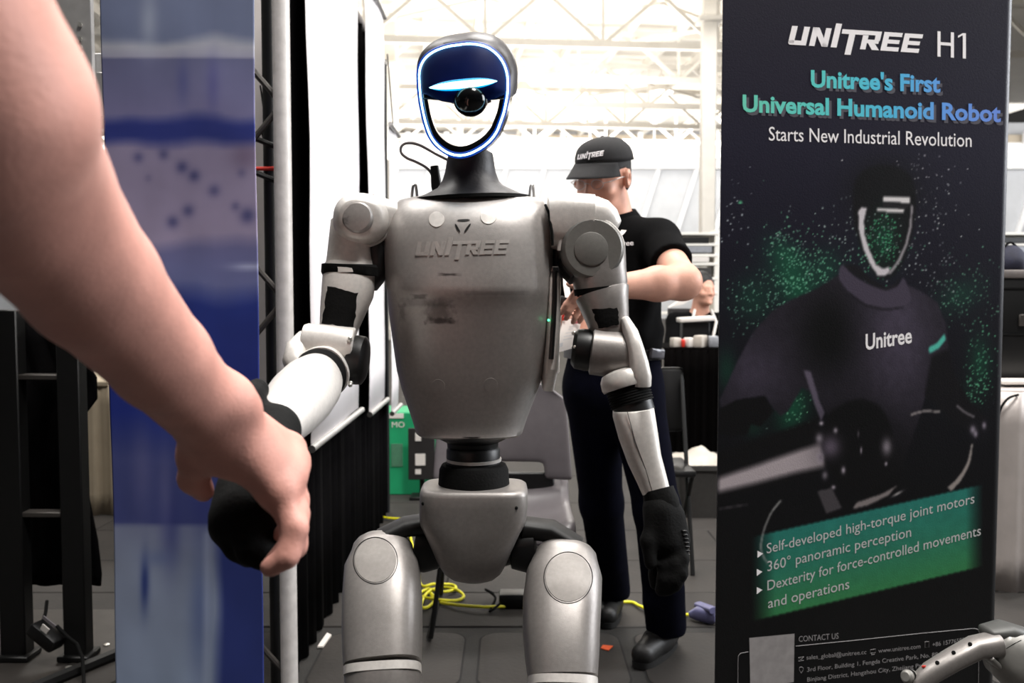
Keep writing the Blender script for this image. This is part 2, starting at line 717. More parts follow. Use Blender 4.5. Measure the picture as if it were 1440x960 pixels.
def silver(name, rgb, scuffs=(), metal=.42, rough=.4, dirt=.25):
    """silver paint with fine grain; scuffs are (x, y, z, sx, sy, sz, amount) in the part's own space"""
    m = mat(name, rgb, rough, metal, .07, 160, .10, 900)
    nt = m.node_tree
    b = nt.nodes['Principled BSDF']
    src = b.inputs['Base Color'].links[0].from_socket
    tc = [n for n in nt.nodes if n.type == 'TEX_COORD'][0]
    dn = nt.nodes.new('ShaderNodeTexNoise')
    dn.inputs['Scale'].default_value = 9
    dn.inputs['Detail'].default_value = 6
    nt.links.new(tc.outputs['Object'], dn.inputs['Vector'])
    dr = nt.nodes.new('ShaderNodeMapRange')
    dr.inputs[1].default_value = .5
    dr.inputs[2].default_value = .8
    dr.inputs[3].default_value = 0
    dr.inputs[4].default_value = dirt
    nt.links.new(dn.outputs['Fac'], dr.inputs[0])
    mx = nt.nodes.new('ShaderNodeMix')
    mx.data_type = 'RGBA'
    nt.links.new(dr.outputs[0], mx.inputs[0])
    nt.links.new(src, mx.inputs[6])
    mx.inputs[7].default_value = srgb(90, 84, 78)
    src = mx.outputs[2]
    for (x, y, z, sx, sy, sz, amt, hard) in scuffs:
        mp = nt.nodes.new('ShaderNodeMapping')
        mp.vector_type = 'TEXTURE'
        mp.inputs[1].default_value = (x, y, z)
        mp.inputs[3].default_value = (sx, sy, sz)
        nt.links.new(tc.outputs['Object'], mp.inputs[0])
        sp = nt.nodes.new('ShaderNodeSeparateXYZ')
        nt.links.new(mp.outputs[0], sp.inputs[0])
        prev = None
        for ch in ('X', 'Z'):
            ab = nt.nodes.new('ShaderNodeMath')
            ab.operation = 'ABSOLUTE'
            nt.links.new(sp.outputs[ch], ab.inputs[0])
            if prev is None:
                prev = ab.outputs[0]
            else:
                mxm = nt.nodes.new('ShaderNodeMath')
                mxm.operation = 'MAXIMUM'
                nt.links.new(prev, mxm.inputs[0])
                nt.links.new(ab.outputs[0], mxm.inputs[1])
                prev = mxm.outputs[0]
        n3 = nt.nodes.new('ShaderNodeTexNoise')
        n3.inputs['Scale'].default_value = 110
        n3.inputs['Detail'].default_value = 5
        nt.links.new(tc.outputs['Object'], n3.inputs['Vector'])
        ad = nt.nodes.new('ShaderNodeMath')
        ad.operation = 'MULTIPLY_ADD'
        nt.links.new(n3.outputs['Fac'], ad.inputs[0])
        ad.inputs[1].default_value = 1.1
        nt.links.new(prev, ad.inputs[2])
        mr = nt.nodes.new('ShaderNodeMapRange')
        mr.inputs[1].default_value = 1.5 + hard
        mr.inputs[2].default_value = .9
        mr.inputs[3].default_value = 0
        mr.inputs[4].default_value = amt
        nt.links.new(ad.outputs[0], mr.inputs[0])
        mm = nt.nodes.new('ShaderNodeMix')
        mm.data_type = 'RGBA'
        nt.links.new(mr.outputs[0], mm.inputs[0])
        nt.links.new(src, mm.inputs[6])
        mm.inputs[7].default_value = srgb(38, 36, 36)
        src = mm.outputs[2]
    nt.links.new(src, b.inputs['Base Color'])
    return m


M['silver'] = silver('silver_paint', (150, 145, 142), metal=.5)
M['silver_pale_lit'] = silver('pale_lit_silver', (226, 221, 216), metal=.25, dirt=.12)  # pale shells, and the silver lightened in colour for overhead light
M['silver_shaded'] = silver('shaded_joint_paint', (124, 122, 118), metal=.3)  # silver darkened in colour for the shade on the front-facing joint
M['silver_disc'] = silver('silver_cap_paint', (146, 141, 137), metal=.3, rough=.6, dirt=.4)

# ================================================================= THE HALL
# floor: black bed, grey panels laid in rows
fl = MB().box((0, 18, -.03), (60, 60, .05)).build('floor', M['floor_dark'])
tag(fl, kind='structure')
rows = [1.2, 1.75, 2.3]
edges = [3.38, 3.77, 4.23, 4.77, 5.4, 6.2, 7.2, 8.5, 10, 12, 15, 20, 28, 44]
panel_cache = {}


def floor_panel(x0, x1, y0, y1, r=.004, z=0.0, h=.012):
    MB().box(((x0 + x1) / 2, (y0 + y1) / 2, z - h / 2), (x1 - x0, y1 - y0, h), None, r, 1).build('floor_panel', M['floor'], fl)


for i in range(len(edges) - 1):
    w = 1.9 if edges[i] < 8 else 6
    off = (i % 2) * .6 - .2
    k = -4 if w < 3 else -3
    while k < 5:
        x0 = off + k * w - .68
        floor_panel(x0 + .003, x0 + w - .003, edges[i] + .003, edges[i + 1] - .003)
        k += 1
# ribbed matting in front with rounded raised pads
MB().box((.2, 1.0, -.004), (6.6, 4.74, .004)).build('floor_panel', mat('ribbed_matting', (34, 32, 30), .8, 0, .3, 8, .5, 300), fl)


def rounded_rect(x0, x1, y0, y1, r, n=5):
    out = []
    for cx, cy, a0 in ((x1 - r, y1 - r, 0), (x0 + r, y1 - r, 90), (x0 + r, y0 + r, 180), (x1 - r, y0 + r, 270)):
        for k in range(n + 1):
            a = math.radians(a0 + 90 * k / n)
            out.append((cx + r * math.cos(a), cy + r * math.sin(a)))
    return out


for j in range(4):
    for i in range(-4, 5):
        xc = -.415 + i * .55
        yc = 3.08 - j * .55
        ro = rounded_rect(xc - .245, xc + .245, yc - .235, yc + .235, .07)
        ri = rounded_rect(xc - .238, xc + .238, yc - .228, yc + .228, .065)
        MB().loft([[Vector((x, y, -.003)) for x, y in ro], [Vector((x, y, .001)) for x, y in ro],
                   [Vector((x, y, .003)) for x, y in ri]]).build('floor_pad', M['floor'], fl)
        mg = MB().loft([[Vector((x, y, -.0012)) for x, y in rounded_rect(xc - .252, xc + .252, yc - .242, yc + .242, .075)],
                        [Vector((x, y, -.0006)) for x, y in rounded_rect(xc - .252, xc + .252, yc - .242, yc + .242, .075)]])
        mg.build('pad_groove', M['floor_dark'], fl)

# roof of the hall, turned a little against the camera
HA = Vector((-.092, .9958, 0))
HB = Vector((.9958, .092, 0))
ZR = 8.6


def HP(a, b, z):
    return HA * a + HB * b + Vector((0, 0, z))


ce = MB().prism([HP(-12, -24, ZR), HP(-12, 24, ZR), HP(44, 24, ZR), HP(44, -24, ZR)], (0, 0, .2)).build('ceiling', M['ceiling'])
tag(ce, kind='structure')


def hbar(mb, p, q, w, h):
    p, q = Vector(p), Vector(q)
    t = (q - p).normalized()
    s = t.cross(Vector((0, 0, 1)))
    s = s.normalized() if s.length > .01 else Vector((1, 0, 0))
    u = s.cross(t).normalized()
    r = [s * w / 2 + u * h / 2, -s * w / 2 + u * h / 2, -s * w / 2 - u * h / 2, s * w / 2 - u * h / 2]
    mb.loft([[p + x for x in r], [q + x for x in r]])
    return mb


tn = 1
for b in np.arange(-9.8, 12.6, 1.4):
    o = hbar(MB(), HP(2, float(b), ZR - .14), HP(43.8, float(b), ZR - .14), .12, .26).build('trim_%d' % tn, M['truss'])
    tag(o, kind='structure')
    tn += 1
for a in (12, 18, 22, 25.5, 29, 32.5, 36, 39.5, 42.5):
    o = MB()
    zt, zb = ZR - .3, ZR - 1.5
    hbar(o, HP(a, -14, zt), HP(a, 16, zt), .14, .16)
    hbar(o, HP(a, -14, zb), HP(a, 16, zb), .14, .16)
    b = -14
    k = 0
    while b < 15:
        hbar(o, HP(a, b, zb if k % 2 else zt), HP(a, b + 1.4, zt if k % 2 else zb), .09, .09)
        if k % 2:
            hbar(o, HP(a, b, zb), HP(a, b, zt), .07, .07)
        b += 1.4
        k += 1
    o = o.build('trim_%d' % tn, M['truss'])
    tag(o, kind='structure')
    tn += 1
# bracing under the roof between the trusses
for i, (a, b) in enumerate([(22, -7), (22, -2.8), (22, 1.4), (22, 5.6), (29, -7), (29, 0), (29, 5.6), (36, -4.2), (36, 2.8)]):
    o = MB()
    hbar(o, HP(a, b, ZR - .5), HP(a + 3.5, b + 4.2, ZR - .5), .08, .08)
    hbar(o, HP(a, b + 4.2, ZR - .5), HP(a + 3.5, b, ZR - .5), .08, .08)
    tag(o.build('trim_%d' % tn, M['truss']), kind='structure')
    tn += 1

# far wall: beige run, white fascia, leaning ribs of the grey cladding
WY = 43.0


def wallrect(name, x0, x1, z0, z1, y, d, m, parent=None):
    return MB().box(((x0 + x1) / 2, y + d / 2, (z0 + z1) / 2), (x1 - x0, d, z1 - z0)).build(name, m, parent)


wb = wallrect('wall_back', -26, 31, 0, 9, WY, .3, M['farwall'])
tag(wb, kind='structure')
o = wallrect('trim_%d' % tn, -25, 29, 6.85, 8.02, WY - .5, .5, M['fascia'])
tag(o, kind='structure')
tn += 1
o = wallrect('trim_%d' % tn, -25, 29, 8.04, 8.4, WY - .35, .35, M['beige'])
tag(o, kind='structure')
tn += 1
for i in range(22):
    x = -12 + i * 1.75
    mb = MB().prism([(x, WY - .22, 3.2), (x + .2, WY - .22, 3.2), (x + 1.35, WY - .22, 6.9), (x + 1.15, WY - .22, 6.9)], (0, .2, 0))
    mb.build('rib', M['fascia'], wb)
    MB().box((x + .3, WY - .7, 8.2), (.22, .3, .5)).build('bracket', M['fascia'], wb)
wl = MB().box((-24, 18, 4.5), (.3, 52, 9)).build('wall_left', M['farwall'])
tag(wl, kind='structure')
wr = MB().box((29, 18, 4.5), (.3, 52, 9)).build('wall_right', M['farwall'])
tag(wr, kind='structure')

# two white columns
for px, Y, w, lab in ((993, 20, .30, 'white roof column beside the tall black banner, red letters on it'),
                      (549, 24, .42, 'white roof column beyond the end of the white vinyl banners')):
    c = P(px, 410, Y)
    t = thing('column', lab, 'column', (c.x, Y, 0))
    MB().box((c.x, Y, ZR / 2 - .15), (w, w, ZR - .3), None, .02, 1).build('shaft', M['truss'], t)
    MB().box((c.x, Y, .15), (w * 1.5, w * 1.5, .3), None, .02, 1).build('base', M['truss'], t)
    MB().box((c.x, Y, 7.0), (w * 1.7, w * 1.7, .12), None, .02, 1).build('collar_plate', M['truss'], t)
    if px > 900:
        v, f = text2d('NI', .03)
        me = bpy.data.meshes.new('lettering')
        me.from_pydata([(c.x - .17 + a * .36, Y - w / 2 - .012, 1.46 + b * .42) for a, b in v], [], f)
        link_mesh('lettering', me, M['red'], t)

# high bay lamps hanging under the trusses
for i, (px, py, Y) in enumerate([(735, 128, 30), (930, 128, 30)]):
    c = P(px, py, Y)
    t = thing('hall_lamp', ['round white lamp hanging under the roof, nearest behind the robot head',
                            'round white lamp hanging under the roof above the man in the cap'][i], 'lamp', (c.x, Y, c.z))
    MB().lathe([(.1, .5), (.12, .3), (.4, 0), (.42, -.04)], c, (0, 0, 1), 20).build('lamp_shade', M['truss'], t)
    MB().lathe([(.36, -.03), (.36, -.06)], c, (0, 0, 1), 20).build('lamp_glass', mat_emit('lamp_glow', (1, .97, .92), 6), t)
    MB().tube([c + Vector((0, 0, .5)), Vector((c.x, Y, ZR - .02))], .015, 6).build('rod', M['truss'], t)

# ================================================================= LEFT PARTITION: drape, white banners, truss
XW = -.66


def curtain(x, y0, y1, z0, z1, amp, n, m, name, parent=None, axis='y'):
    ny = n * 8
    V = []
    for zi in range(7):
        z = z0 + (z1 - z0) * zi / 6
        for j in range(ny + 1):
            s = j / ny
            w = amp * math.sin(2 * math.pi * n * s + .6 * math.sin(7 * s)) * (1 - .25 * zi / 6) + amp * .4 * math.sin(2 * math.pi * n * 2.3 * s + 1)
            if axis == 'y':
                V.append((x + w, y0 + (y1 - y0) * s, z))
            else:
                V.append((y0 + (y1 - y0) * s, x + w, z))
    Q = []
    for zi in range(6):
        for j in range(ny):
            a = zi * (ny + 1) + j
            Q.append((a, a + 1, a + ny + 2, a + ny + 1))
    o = np_mesh(name, V, Q, m, parent)
    md = o.modifiers.new('thick', 'SOLIDIFY')
    md.thickness = .004
    return o


dr = thing('drape_partition', 'black pleated drape hanging behind the row of white banners', 'curtain', (XW - .05, 4.0, 0))
curtain(XW - .05, 2.78, 5.15, .005, 2.5, .014, 17, M['drape'], 'drape', dr)
MB().tube([(XW - .05, 2.72, 2.5), (XW - .05, 5.2, 2.5)], .02, 10).build('rail', M['alu'], dr)
for y in (2.74, 5.17):
    MB().tube([(XW - .05, y, 0), (XW - .05, y, 2.52)], .02, 10).build('post', M['black_metal'], dr)

bspec = [(2.99, 3.95, .745, 2.72, XW + .006, 'first white vinyl banner from the near end of the drape, silver rail below', .0),
         (4.17, 4.72, .70, 2.62, XW + .012, 'second white vinyl banner along the drape, behind the robot elbow', .0),
         (4.80, 5.14, .62, 2.10, XW + .03, 'shortest white vinyl banner at the far end of the drape', .0)]
for y0, y1, z0, z1, x, lab, tw in bspec:
    t = thing('hanging_banner', lab, 'banner', (x, (y0 + y1) / 2, z0), 'white banners on the drape')
    V, Q = [], []
    for i in range(13):
        for j in range(9):
            s = j / 8
            V.append((x + .006 * math.sin(5 * s + i * .35) + .003 * math.sin(i * 1.3), y0 + (y1 - y0) * s, z0 + (z1 - z0) * i / 12))
    for i in range(12):
        for j in range(8):
            a = i * 9 + j
            Q.append((a, a + 1, a + 10, a + 9))
    o = np_mesh('sheet', V, Q, M['white_board'], t)
    o.modifiers.new('thick', 'SOLIDIFY').thickness = .002
    for nm, z in (('bottom_rail', z0 - .008), ('top_rail', z1)):
        MB().tube([(x + .008, y0 - .03, z), (x + .008, y1 + .01, z)], .012, 14).build(nm, M['alu'], t)
    MB().tube([(x + .008, y0 - .034, z0 - .008), (x + .008, y0 - .03, z0 - .008)], .0125, 14).build('end_cap', M['bin'], t)
    MB().tube([(x, (y0 + y1) / 2, z1), (x - .03, (y0 + y1) / 2, 2.5 if z1 < 2.5 else z1 - .1)], .004, 6).build('hook', M['black_metal'], t)

# lattice truss upright at the near end
YT = 2.68
xt = P(400, 410, YT).x
t = thing('truss_tower', 'pale lattice truss upright between blue banner and white banners', 'truss', (xt, YT, 0))
for dx, dy in ((0, 0), (-.24, 0), (0, .24), (-.24, .24)):
    if (dx, dy) == (0, .24):
        continue
    MB().tube([(xt + dx, YT + dy, .02), (xt + dx, YT + dy, 2.6)], .025, 16).build('chord', M['pipe'], t)
z = .1
k = 0
while z < 2.4:
    MB().tube([(xt - .24 * (k % 2), YT + .004, z), (xt - .24 * ((k + 1) % 2), YT + .004, z + .28)], .009, 8).build('brace', M['steel_dark'], t)
    z += .28
    k += 1
MB().box((xt - .12, YT + .05, .01), (.30, .2, .02), None, .004, 1).build('foot_plate', M['black_metal'], t)
for y_, m_, nm in ((203, 'black_metal', 'crossbar'), (251, 'black_metal', 'crossbar')):
    a = P(345, y_ - 14, YT + .03)
    b = P(395, y_ + 6, YT + .03)
    MB().tube([a, b], .008, 8).build(nm, M[m_], t)
a = P(345, 237, YT + .04)
b = P(394, 237, YT + .04)
tag(MB().tube([a, b], .006, 8).build('cord', M['red'], t), 'red cord')
pts = [P(x, y, YT + .06) for x, y in ((366, 120), (373, 170), (369, 190), (376, 215), (374, 260), (377, 290), (374, 310), (380, 345), (383, 365), (376, 400), (384, 425), (389, 445))]
MB().tube(pts, .0025, 6).build('cable', M['black_rubber'], t)

o = MB().box((-1.03, 3.62, 1.5), (.46, .02, 2.6), None, .004, 1)
t = thing('pale_panel', 'pale pink-grey wall panel behind the truss upright', 'panel', (-1.03, 3.62, 0))
o.build('board', M['pale_panel'], t)
for x in (-1.2, -.86):
    MB().box((x, 3.66, .12), (.05, .3, .24), None, .004, 1).build('foot', M['black_metal'], t)

# ================================================================= BLUE PRINTED BANNER (left)
YB = 2.0
xl, xr = P(151, 410, YB).x, P(362.5, 410, YB).x


def box_blur(a, r):
    for ax_ in (0, 1):
        acc_ = np.zeros_like(a)
        for s in range(-r, r + 1):
            acc_ += np.roll(a, s, ax_)
        a = acc_ / (2 * r + 1)
    return a


def smooth_noise(shape, r, n=2, seed=1):
    g = np.random.default_rng(seed).random(shape)
    for _ in range(n):
        g = box_blur(g, r)
    g -= g.min()
    return g / g.max()


def s2l(c):
    c = np.asarray(c, float) / 255.0
    return np.where(c <= .04045, c / 12.92, ((c + .055) / 1.055) ** 2.4)


t = thing('blue_banner', 'tall banner with a blurry blue print, beside the truss upright', 'banner', ((xl + xr) / 2, YB, 0))
nx, nz = 90, 330
zs = np.linspace(.06, 2.25, nz)
xs = np.linspace(xl, xr, nx)
PX = np.zeros((nz, nx))
PY = np.zeros((nz, nx))
for i, z in enumerate(zs):
    for j, x in enumerate(xs):
        PX[i, j], PY[i, j] = proj(Vector((x, YB, z)))
n1 = smooth_noise((nz, nx), 6, 2, 3)
n2 = smooth_noise((nz, nx), 14, 2, 4)
yy = PY + (n2 - .5) * 34 * np.clip(np.minimum(np.abs(PY - 81), np.abs(PY - 738)) / 25, 0, 1)
ks = [(-400, (86, 92, 112)), (45, (84, 92, 118)), (62, (132, 134, 146)), (79, (124, 124, 142)), (83, (80, 82, 112)), (150, (92, 90, 124)),
      (168, (36, 44, 104)), (186, (36, 44, 104)), (205, (112, 104, 130)), (330, (122, 112, 138)), (352, (84, 84, 122)), (395, (80, 84, 124)),
      (425, (28, 40, 104)), (520, (24, 34, 96)), (570, (26, 38, 108)), (640, (54, 60, 108)), (735, (48, 54, 100)), (741, (92, 98, 122)),
      (800, (96, 104, 124)), (960, (104, 116, 138)), (1400, (104, 116, 138))]
ky = [k[0] for k in ks]
col = np.stack([np.interp(yy, ky, [k[1][c] for k in ks]) for c in range(3)], -1)


def blend(mask, rgb):
    global col
    col = col * (1 - mask[..., None]) + np.array(rgb, float) * mask[..., None]


sharp = np.abs(PY - 82) < 1.2
for (x, y, r, a) in ((194, 221, 7, .6), (230, 217, 7, .6), (256, 235, 8, .75), (273, 247, 8, .75), (301, 268, 8, .6), (264, 296, 8, .65), (242, 312, 8, .7),
                     (331, 290, 6, .5), (348, 303, 10, .8), (340, 243, 6, .4), (208, 250, 5, .25)):
    blend(a * np.exp(-((PX - x) ** 2 + (PY - y) ** 2) / (r * r) * .9), (48, 50, 92))
for (x, y, sx, sy, a, c) in ((345, 220, 20, 18, .5, (78, 62, 84)), (300, 120, 9, 40, .4, (54, 54, 110)), (258, 115, 9, 30, .4, (50, 56, 110)),
                             (350, 375, 26, 5, .6, (160, 165, 190)), (210, 30, 12, 40, .5, (140, 146, 160)), (190, 790, 6, 60, .0, (0, 0, 0)),
                             (203, 820, 6, 38, .9, (26, 38, 88)), (240, 740, 14, 60, .6, (34, 40, 92)), (280, 860, 14, 90, .55, (52, 66, 110)),
                             (222, 785, 22, 12, .5, (66, 78, 116)), (200, 660, 14, 60, .5, (84, 84, 124)), (232, 690, 10, 60, .5, (86, 86, 126)),
                             (285, 700, 20, 60, .4, (30, 36, 96))):
    blend(a * np.exp(-(((PX - x) / sx) ** 2 + ((PY - y) / sy) ** 2)), c)
blend(np.clip((PX - 296 - 8 * n1) / 16, 0, 1) * np.clip((PY - 600) / 60, 0, 1) * .92, (26, 36, 92))
blend(np.clip(1 - np.abs(PX - 290) / 8, 0, 1) * np.clip((PY - 742) / 10, 0, 1) * .5, (120, 128, 150))
g_ = col.mean(-1, keepdims=True)
col = (g_ + (col - g_) * .88) * (1.32 + .2 * n1[..., None])
lc = np.concatenate([s2l(np.clip(col, 0, 255)), np.ones((nz, nx, 1))], -1)
V = [(x, YB + .004 * math.sin(z * 9 + x * 6), z) for z in zs for x in xs]
ii, jj = np.meshgrid(np.arange(nz - 1), np.arange(nx - 1), indexing='ij')
a = (ii * nx + jj).ravel()
Q = np.stack([a, a + 1, a + nx + 1, a + nx], 1)
bb = np_mesh('printed_sheet', V, Q, mat_attr('blue_print', .38, .5, .15, 9), t, lc.reshape(-1, 4))
bb.modifiers.new('thick', 'SOLIDIFY').thickness = .003
MB().box(((xl + xr) / 2, YB + .02, .035), (xr - xl + .06, .16, .07), None, .012, 2).build('base', M['alu'], t)
MB().box(((xl + xr) / 2, YB + .008, 2.26), (xr - xl, .02, .03), None, .004, 1).build('top_rail', M['alu'], t)
MB().tube([((xl + xr) / 2, YB + .03, .06), ((xl + xr) / 2, YB + .02, 2.25)], .01, 8).build('pole', M['alu'], t)

# ================================================================= LEFT BACK: rack, drape, table, bracket
YR = 3.05
t = thing('black_rack', 'black steel stand of posts and rungs on a bolted base plate', 'stand', (P(60, 410, YR).x, YR, 0))
for px, w in ((10, .085), (98, .075)):
    c = P(px, 410, YR)
    MB().box((c.x, YR, .6), (w, .06, 1.17), None, .004, 1).build('post', M['black_metal'], t)
    MB().box((c.x, YR, .026), (w + .03, .1, .02), None, .004, 1).build('flange', M['black_metal'], t)
for py in (530, 722):
    a = P(14, py + 3, YR - .02)
    b = P(98, py - 4, YR + .02)
    MB().box((a + b) / 2, ((b - a).length, .05, .018), None, .003, 1).build('rung', M['steel_dark'], t)
c0 = P(90, 925, 3.1)
MB().prism([(-1.95, 2.72, .0), (-1.52, 2.72, .0), (-1.30, 3.18, .0), (-1.30, 3.52, .0), (-1.95, 3.52, .0)], (0, 0, .016)).build('base_plate', M['steel_dark'], t)
MB().tube([(-1.56, 2.66, .015), (-1.27, 3.22, .015)], .022, 8).build('edge_bar', M['black_metal'], t)
for px, py in ((80, 907), (97, 948), (150, 915)):
    Y = (1.244 - .018) * F / (py - 410)
    c = P(px, py, Y)
    MB().lathe([(.011, 0), (.011, .004), (.006, .006)], (c.x, c.y, .016), (0, 0, 1), 10).build('screw', M['screw'], t)

# device and cable on the plate
c = P(75, 880, 3.0)
t = thing('power_adapter', 'black plug adapter with a printed label on the base plate of the stand', 'adapter', (c.x, 3.0, .016))
rot = Euler((0, R_(32), R_(-15))).to_matrix()
MB().box(P(66, 893, 3.0), (.11, .07, .05), rot, .012, 2).build('body', M['black_plastic'], t)
MB().box(P(69, 874, 2.965), (.055, .004, .012), rot, .001, 1).build('label_plate', M['grey_print'], t)
MB().box(P(63, 884, 2.965), (.03, .004, .022), rot, .001, 1).build('label_plate', M['paper'], t)
MB().tube([P(80, 880, 3.0), P(95, 895, 2.98), P(108, 905, 2.95), P(116, 925, 2.92), P(118, 960, 2.85), P(117, 990, 2.78)], .006, 8).build('cable', M['black_rubber'], t)
MB().tube([P(58, 880, 3.02), P(64, 862, 3.05), P(66, 845, 3.1)], .006, 8).build('cable', M['black_rubber'], t)

# black jacket-like cloth hanging on the stand
t = thing('black_cloth', 'black cloth hanging from the stand at the left edge', 'cloth', (P(70, 410, 3.2).x, 3.2, .4))
prof = [(440, -40, 100), (480, -40, 112), (530, -40, 138), (560, -40, 139), (588, -40, 118), (640, -40, 112), (690, -40, 126), (760, -40, 140), (805, -40, 145), (822, -40, 144)]
Vs, Qs = [], []
for i, (y, a_, b_) in enumerate(prof):
    for j in range(25):
        s = j / 24
        p = P(a_ + (b_ - a_) * s, y, 3.2)
        p.y += .012 * math.sin(s * 30) * (1 - s * .3)
        Vs.append(tuple(p))
for i in range(len(prof) - 1):
    for j in range(24):
        q = i * 25 + j
        Qs.append((q, q + 1, q + 26, q + 25))
o = np_mesh('sheet', Vs, Qs, M['drape'], t)
o.modifiers.new('thick', 'SOLIDIFY').thickness = .008
MB().tube([P(-40, 440, 3.2), P(102, 440, 3.2)], .01, 8).build('hanging_rod', M['black_metal'], t)

# skirted table behind
YTb = 5.1
t = thing('skirted_table', 'table with an ivory pleated skirt, partly behind the blue banner', 'table', (-2.2, YTb + .3, 0))
MB().box((-2.2, YTb + .3, .735), (1.5, .62, .03), None, .006, 1).build('tabletop', M['ivory'], t)
curtain(YTb, -2.95, -1.45, .0, .735, .014, 14, M['ivory'], 'table_skirt', t, 'x')
for x in (-2.85, -1.55):
    MB().tube([(x, YTb + .5, 0), (x, YTb + .5, .72)], .018, 8).build('leg', M['black_metal'], t)

# perforated bracket post at the top left
t = thing('perforated_bracket', 'grey perforated steel profile hanging at top left behind the forearm', 'bracket', (P(110, 60, 2.5).x, 2.5, P(110, 165, 2.5).z))
a = P(80, 150, 2.5)
b = P(131, 150, 2.5)
MB().box(((a.x + b.x) / 2, 2.51, 2.16), (b.x - a.x, .02, 1.0 - .28), None, .002, 1).build('profile', M['alu'], t)
a = P(133, 130, 2.48)
b = P(145, 130, 2.48)
zt, zb = P(140, 100, 2.48).z, P(140, 163, 2.48).z
MB().box(((a.x + b.x) / 2, 2.5, (zt + zb) / 2), (b.x - a.x, .02, zt - zb), None, .002, 1).build('flange', M['alu'], t)
a = P(80, 165, 2.5)
MB().box((P(110, 100, 2.5).x, 2.53, P(110, 125, 2.5).z), (.11, .015, .2), None, .002, 1).build('plate', M['alu'], t)
for y in (35, 55, 66, 76, 88):
    c = P(113, y, 2.498)
    MB().lathe([(.006, 0), (.006, .004)], c, (0, -1, 0), 8).build('rivet', M['screw'], t)
MB().tube([(P(110, 60, 2.5).x, 2.53, 2.5), (P(110, 60, 2.5).x, 2.53, ZR - .05)], .012, 8).build('hanging_rod', M['alu'], t)

# ================================================================= FLOOR STUFF BEHIND THE ROBOT
# green carton and leaflet stand
t = thing('green_carton', 'tall green carton at the far end of the black drape', 'box', (-.60, 5.75, 0))
zt = P(575, 580, 5.6).z
zb = 0.0
MB().box((-.60, 5.78, zt / 2), (.42, .34, zt), None, .006, 1).build('carton', M['green'], t)
MB().box((P(565, 588, 5.6).x - .05, 5.607, zt - .02), (.12, .004, .03)).build('tape', M['paper'], t)
o = MB().box((P(558, 640, 5.6).x, 5.607, P(558, 640, 5.6).z), (.07, .004, .14)).build('print_patch', M['green_dark'], t)
v, f = text2d('MO', .0)
p = P(550, 601, 5.6)
me = bpy.data.meshes.new('lettering')
me.from_pydata([(p.x + a * .052, 5.606, p.z + b * .05) for a, b in v], [], f)
link_mesh('lettering', me, M['paper'], t)
t = thing('leaflet_board', 'dark leaflet board with three pictures leaning on the green carton', 'board', (P(593, 675, 5.5).x, 5.5, 0))
c = P(593, 638, 5.5)
MB().box((c.x, 5.5, c.z), (.16, .02, .31), None, .003, 1).build('board', M['darkprint'], t)
MB().box((c.x, 5.53, (c.z - .15) / 2), (.03, .02, c.z - .1), None, .003, 1).build('prop', M['black_metal'], t)
MB().box((c.x, 5.52, .01), (.14, .14, .02), None, .003, 1).build('foot', M['black_metal'], t)
for px, py, w, h in ((588, 614, .035, .05), (591, 646, .06, .07), (588, 663, .035, .03)):
    q = P(px, py, 5.488)
    MB().box(q, (w, .003, h)).build('picture', M['paper'], t)

# grey moulded chair with black sled base, facing the camera
t = thing('shell_chair', 'grey moulded plastic chair on a black sled base behind the robot', 'chair', (-.05, 3.45, 0))
xc = P(707, 600, 3.7).x
hw = .275
back = []
for i in range(13):
    s = i / 12
    z = .50 + .385 * s
    w = hw * (1.0 - .10 * s - .22 * max(0, s - .8) / .2 * max(0, s - .8) / .2)
    row = []
    for j in range(21):
        q = -1 + 2 * j / 20
        row.append(Vector((xc + w * q, 3.66 + .07 * s - .05 * q * q, z - .03 * (abs(q) ** 5) * (s > .9))))
    back.append(row)
Vs = [tuple(p) for r in back for p in r]
Qs = []
for i in range(12):
    for j in range(20):
        if i < 2 and 4 <= j < 16:
            continue
        a = i * 21 + j
        Qs.append((a, a + 1, a + 22, a + 21))
o = np_mesh('backrest', Vs, Qs, M['chair'], t)
md = o.modifiers.new('thick', 'SOLIDIFY')
md.thickness = .014
md = o.modifiers.new('round', 'SUBSURF')
md.levels = md.render_levels = 1
Vs, Qs = [], []
for i in range(11):
    s = i / 10
    y = 3.18 + .49 * s
    for j in range(17):
        q = -1 + 2 * j / 16
        w = hw * .94
        z = .415 + .03 * abs(q) ** 3 - .018 * math.sin(math.pi * s) + (.06 * max(0, s - .85) / .15) - .05 * max(0, .12 - s) / .12
        Vs.append((xc + w * q, y, z))
for i in range(10):
    for j in range(16):
        a = i * 17 + j
        Qs.append((a, a + 1, a + 18, a + 17))
o = np_mesh('seat', Vs, Qs, M['chair'], t)
o.modifiers.new('thick', 'SOLIDIFY').thickness = .016
for sx in (-1, 1):
    pts = [(xc + sx * .2, 3.2, .39), (xc + sx * .25, 3.22, .02), (xc + sx * .26, 3.28, .008), (xc + sx * .26, 3.62, .008), (xc + sx * .25, 3.68, .02), (xc + sx * .22, 3.66, .42), (xc + sx * .24, 3.69, .56)]
    MB().tube(pts, .009, 10).build('sled_leg', M['black_metal'], t)
MB().box((xc, 3.66, .475), (hw * 1.5, .02, .1), None, .006, 1).build('lumbar_gap', M['black_plastic'], t)

# yellow cable
def floor_pt(px, py, z=.007):
    Y = (1.244 - z) * F / (py - 410)
    # small correction for the tilt of the view
    for _ in range(4):
        p = P(px, py, Y)
        Y += (p.z - z) * Y / (1.244 - z)
    return P(px, py, Y)


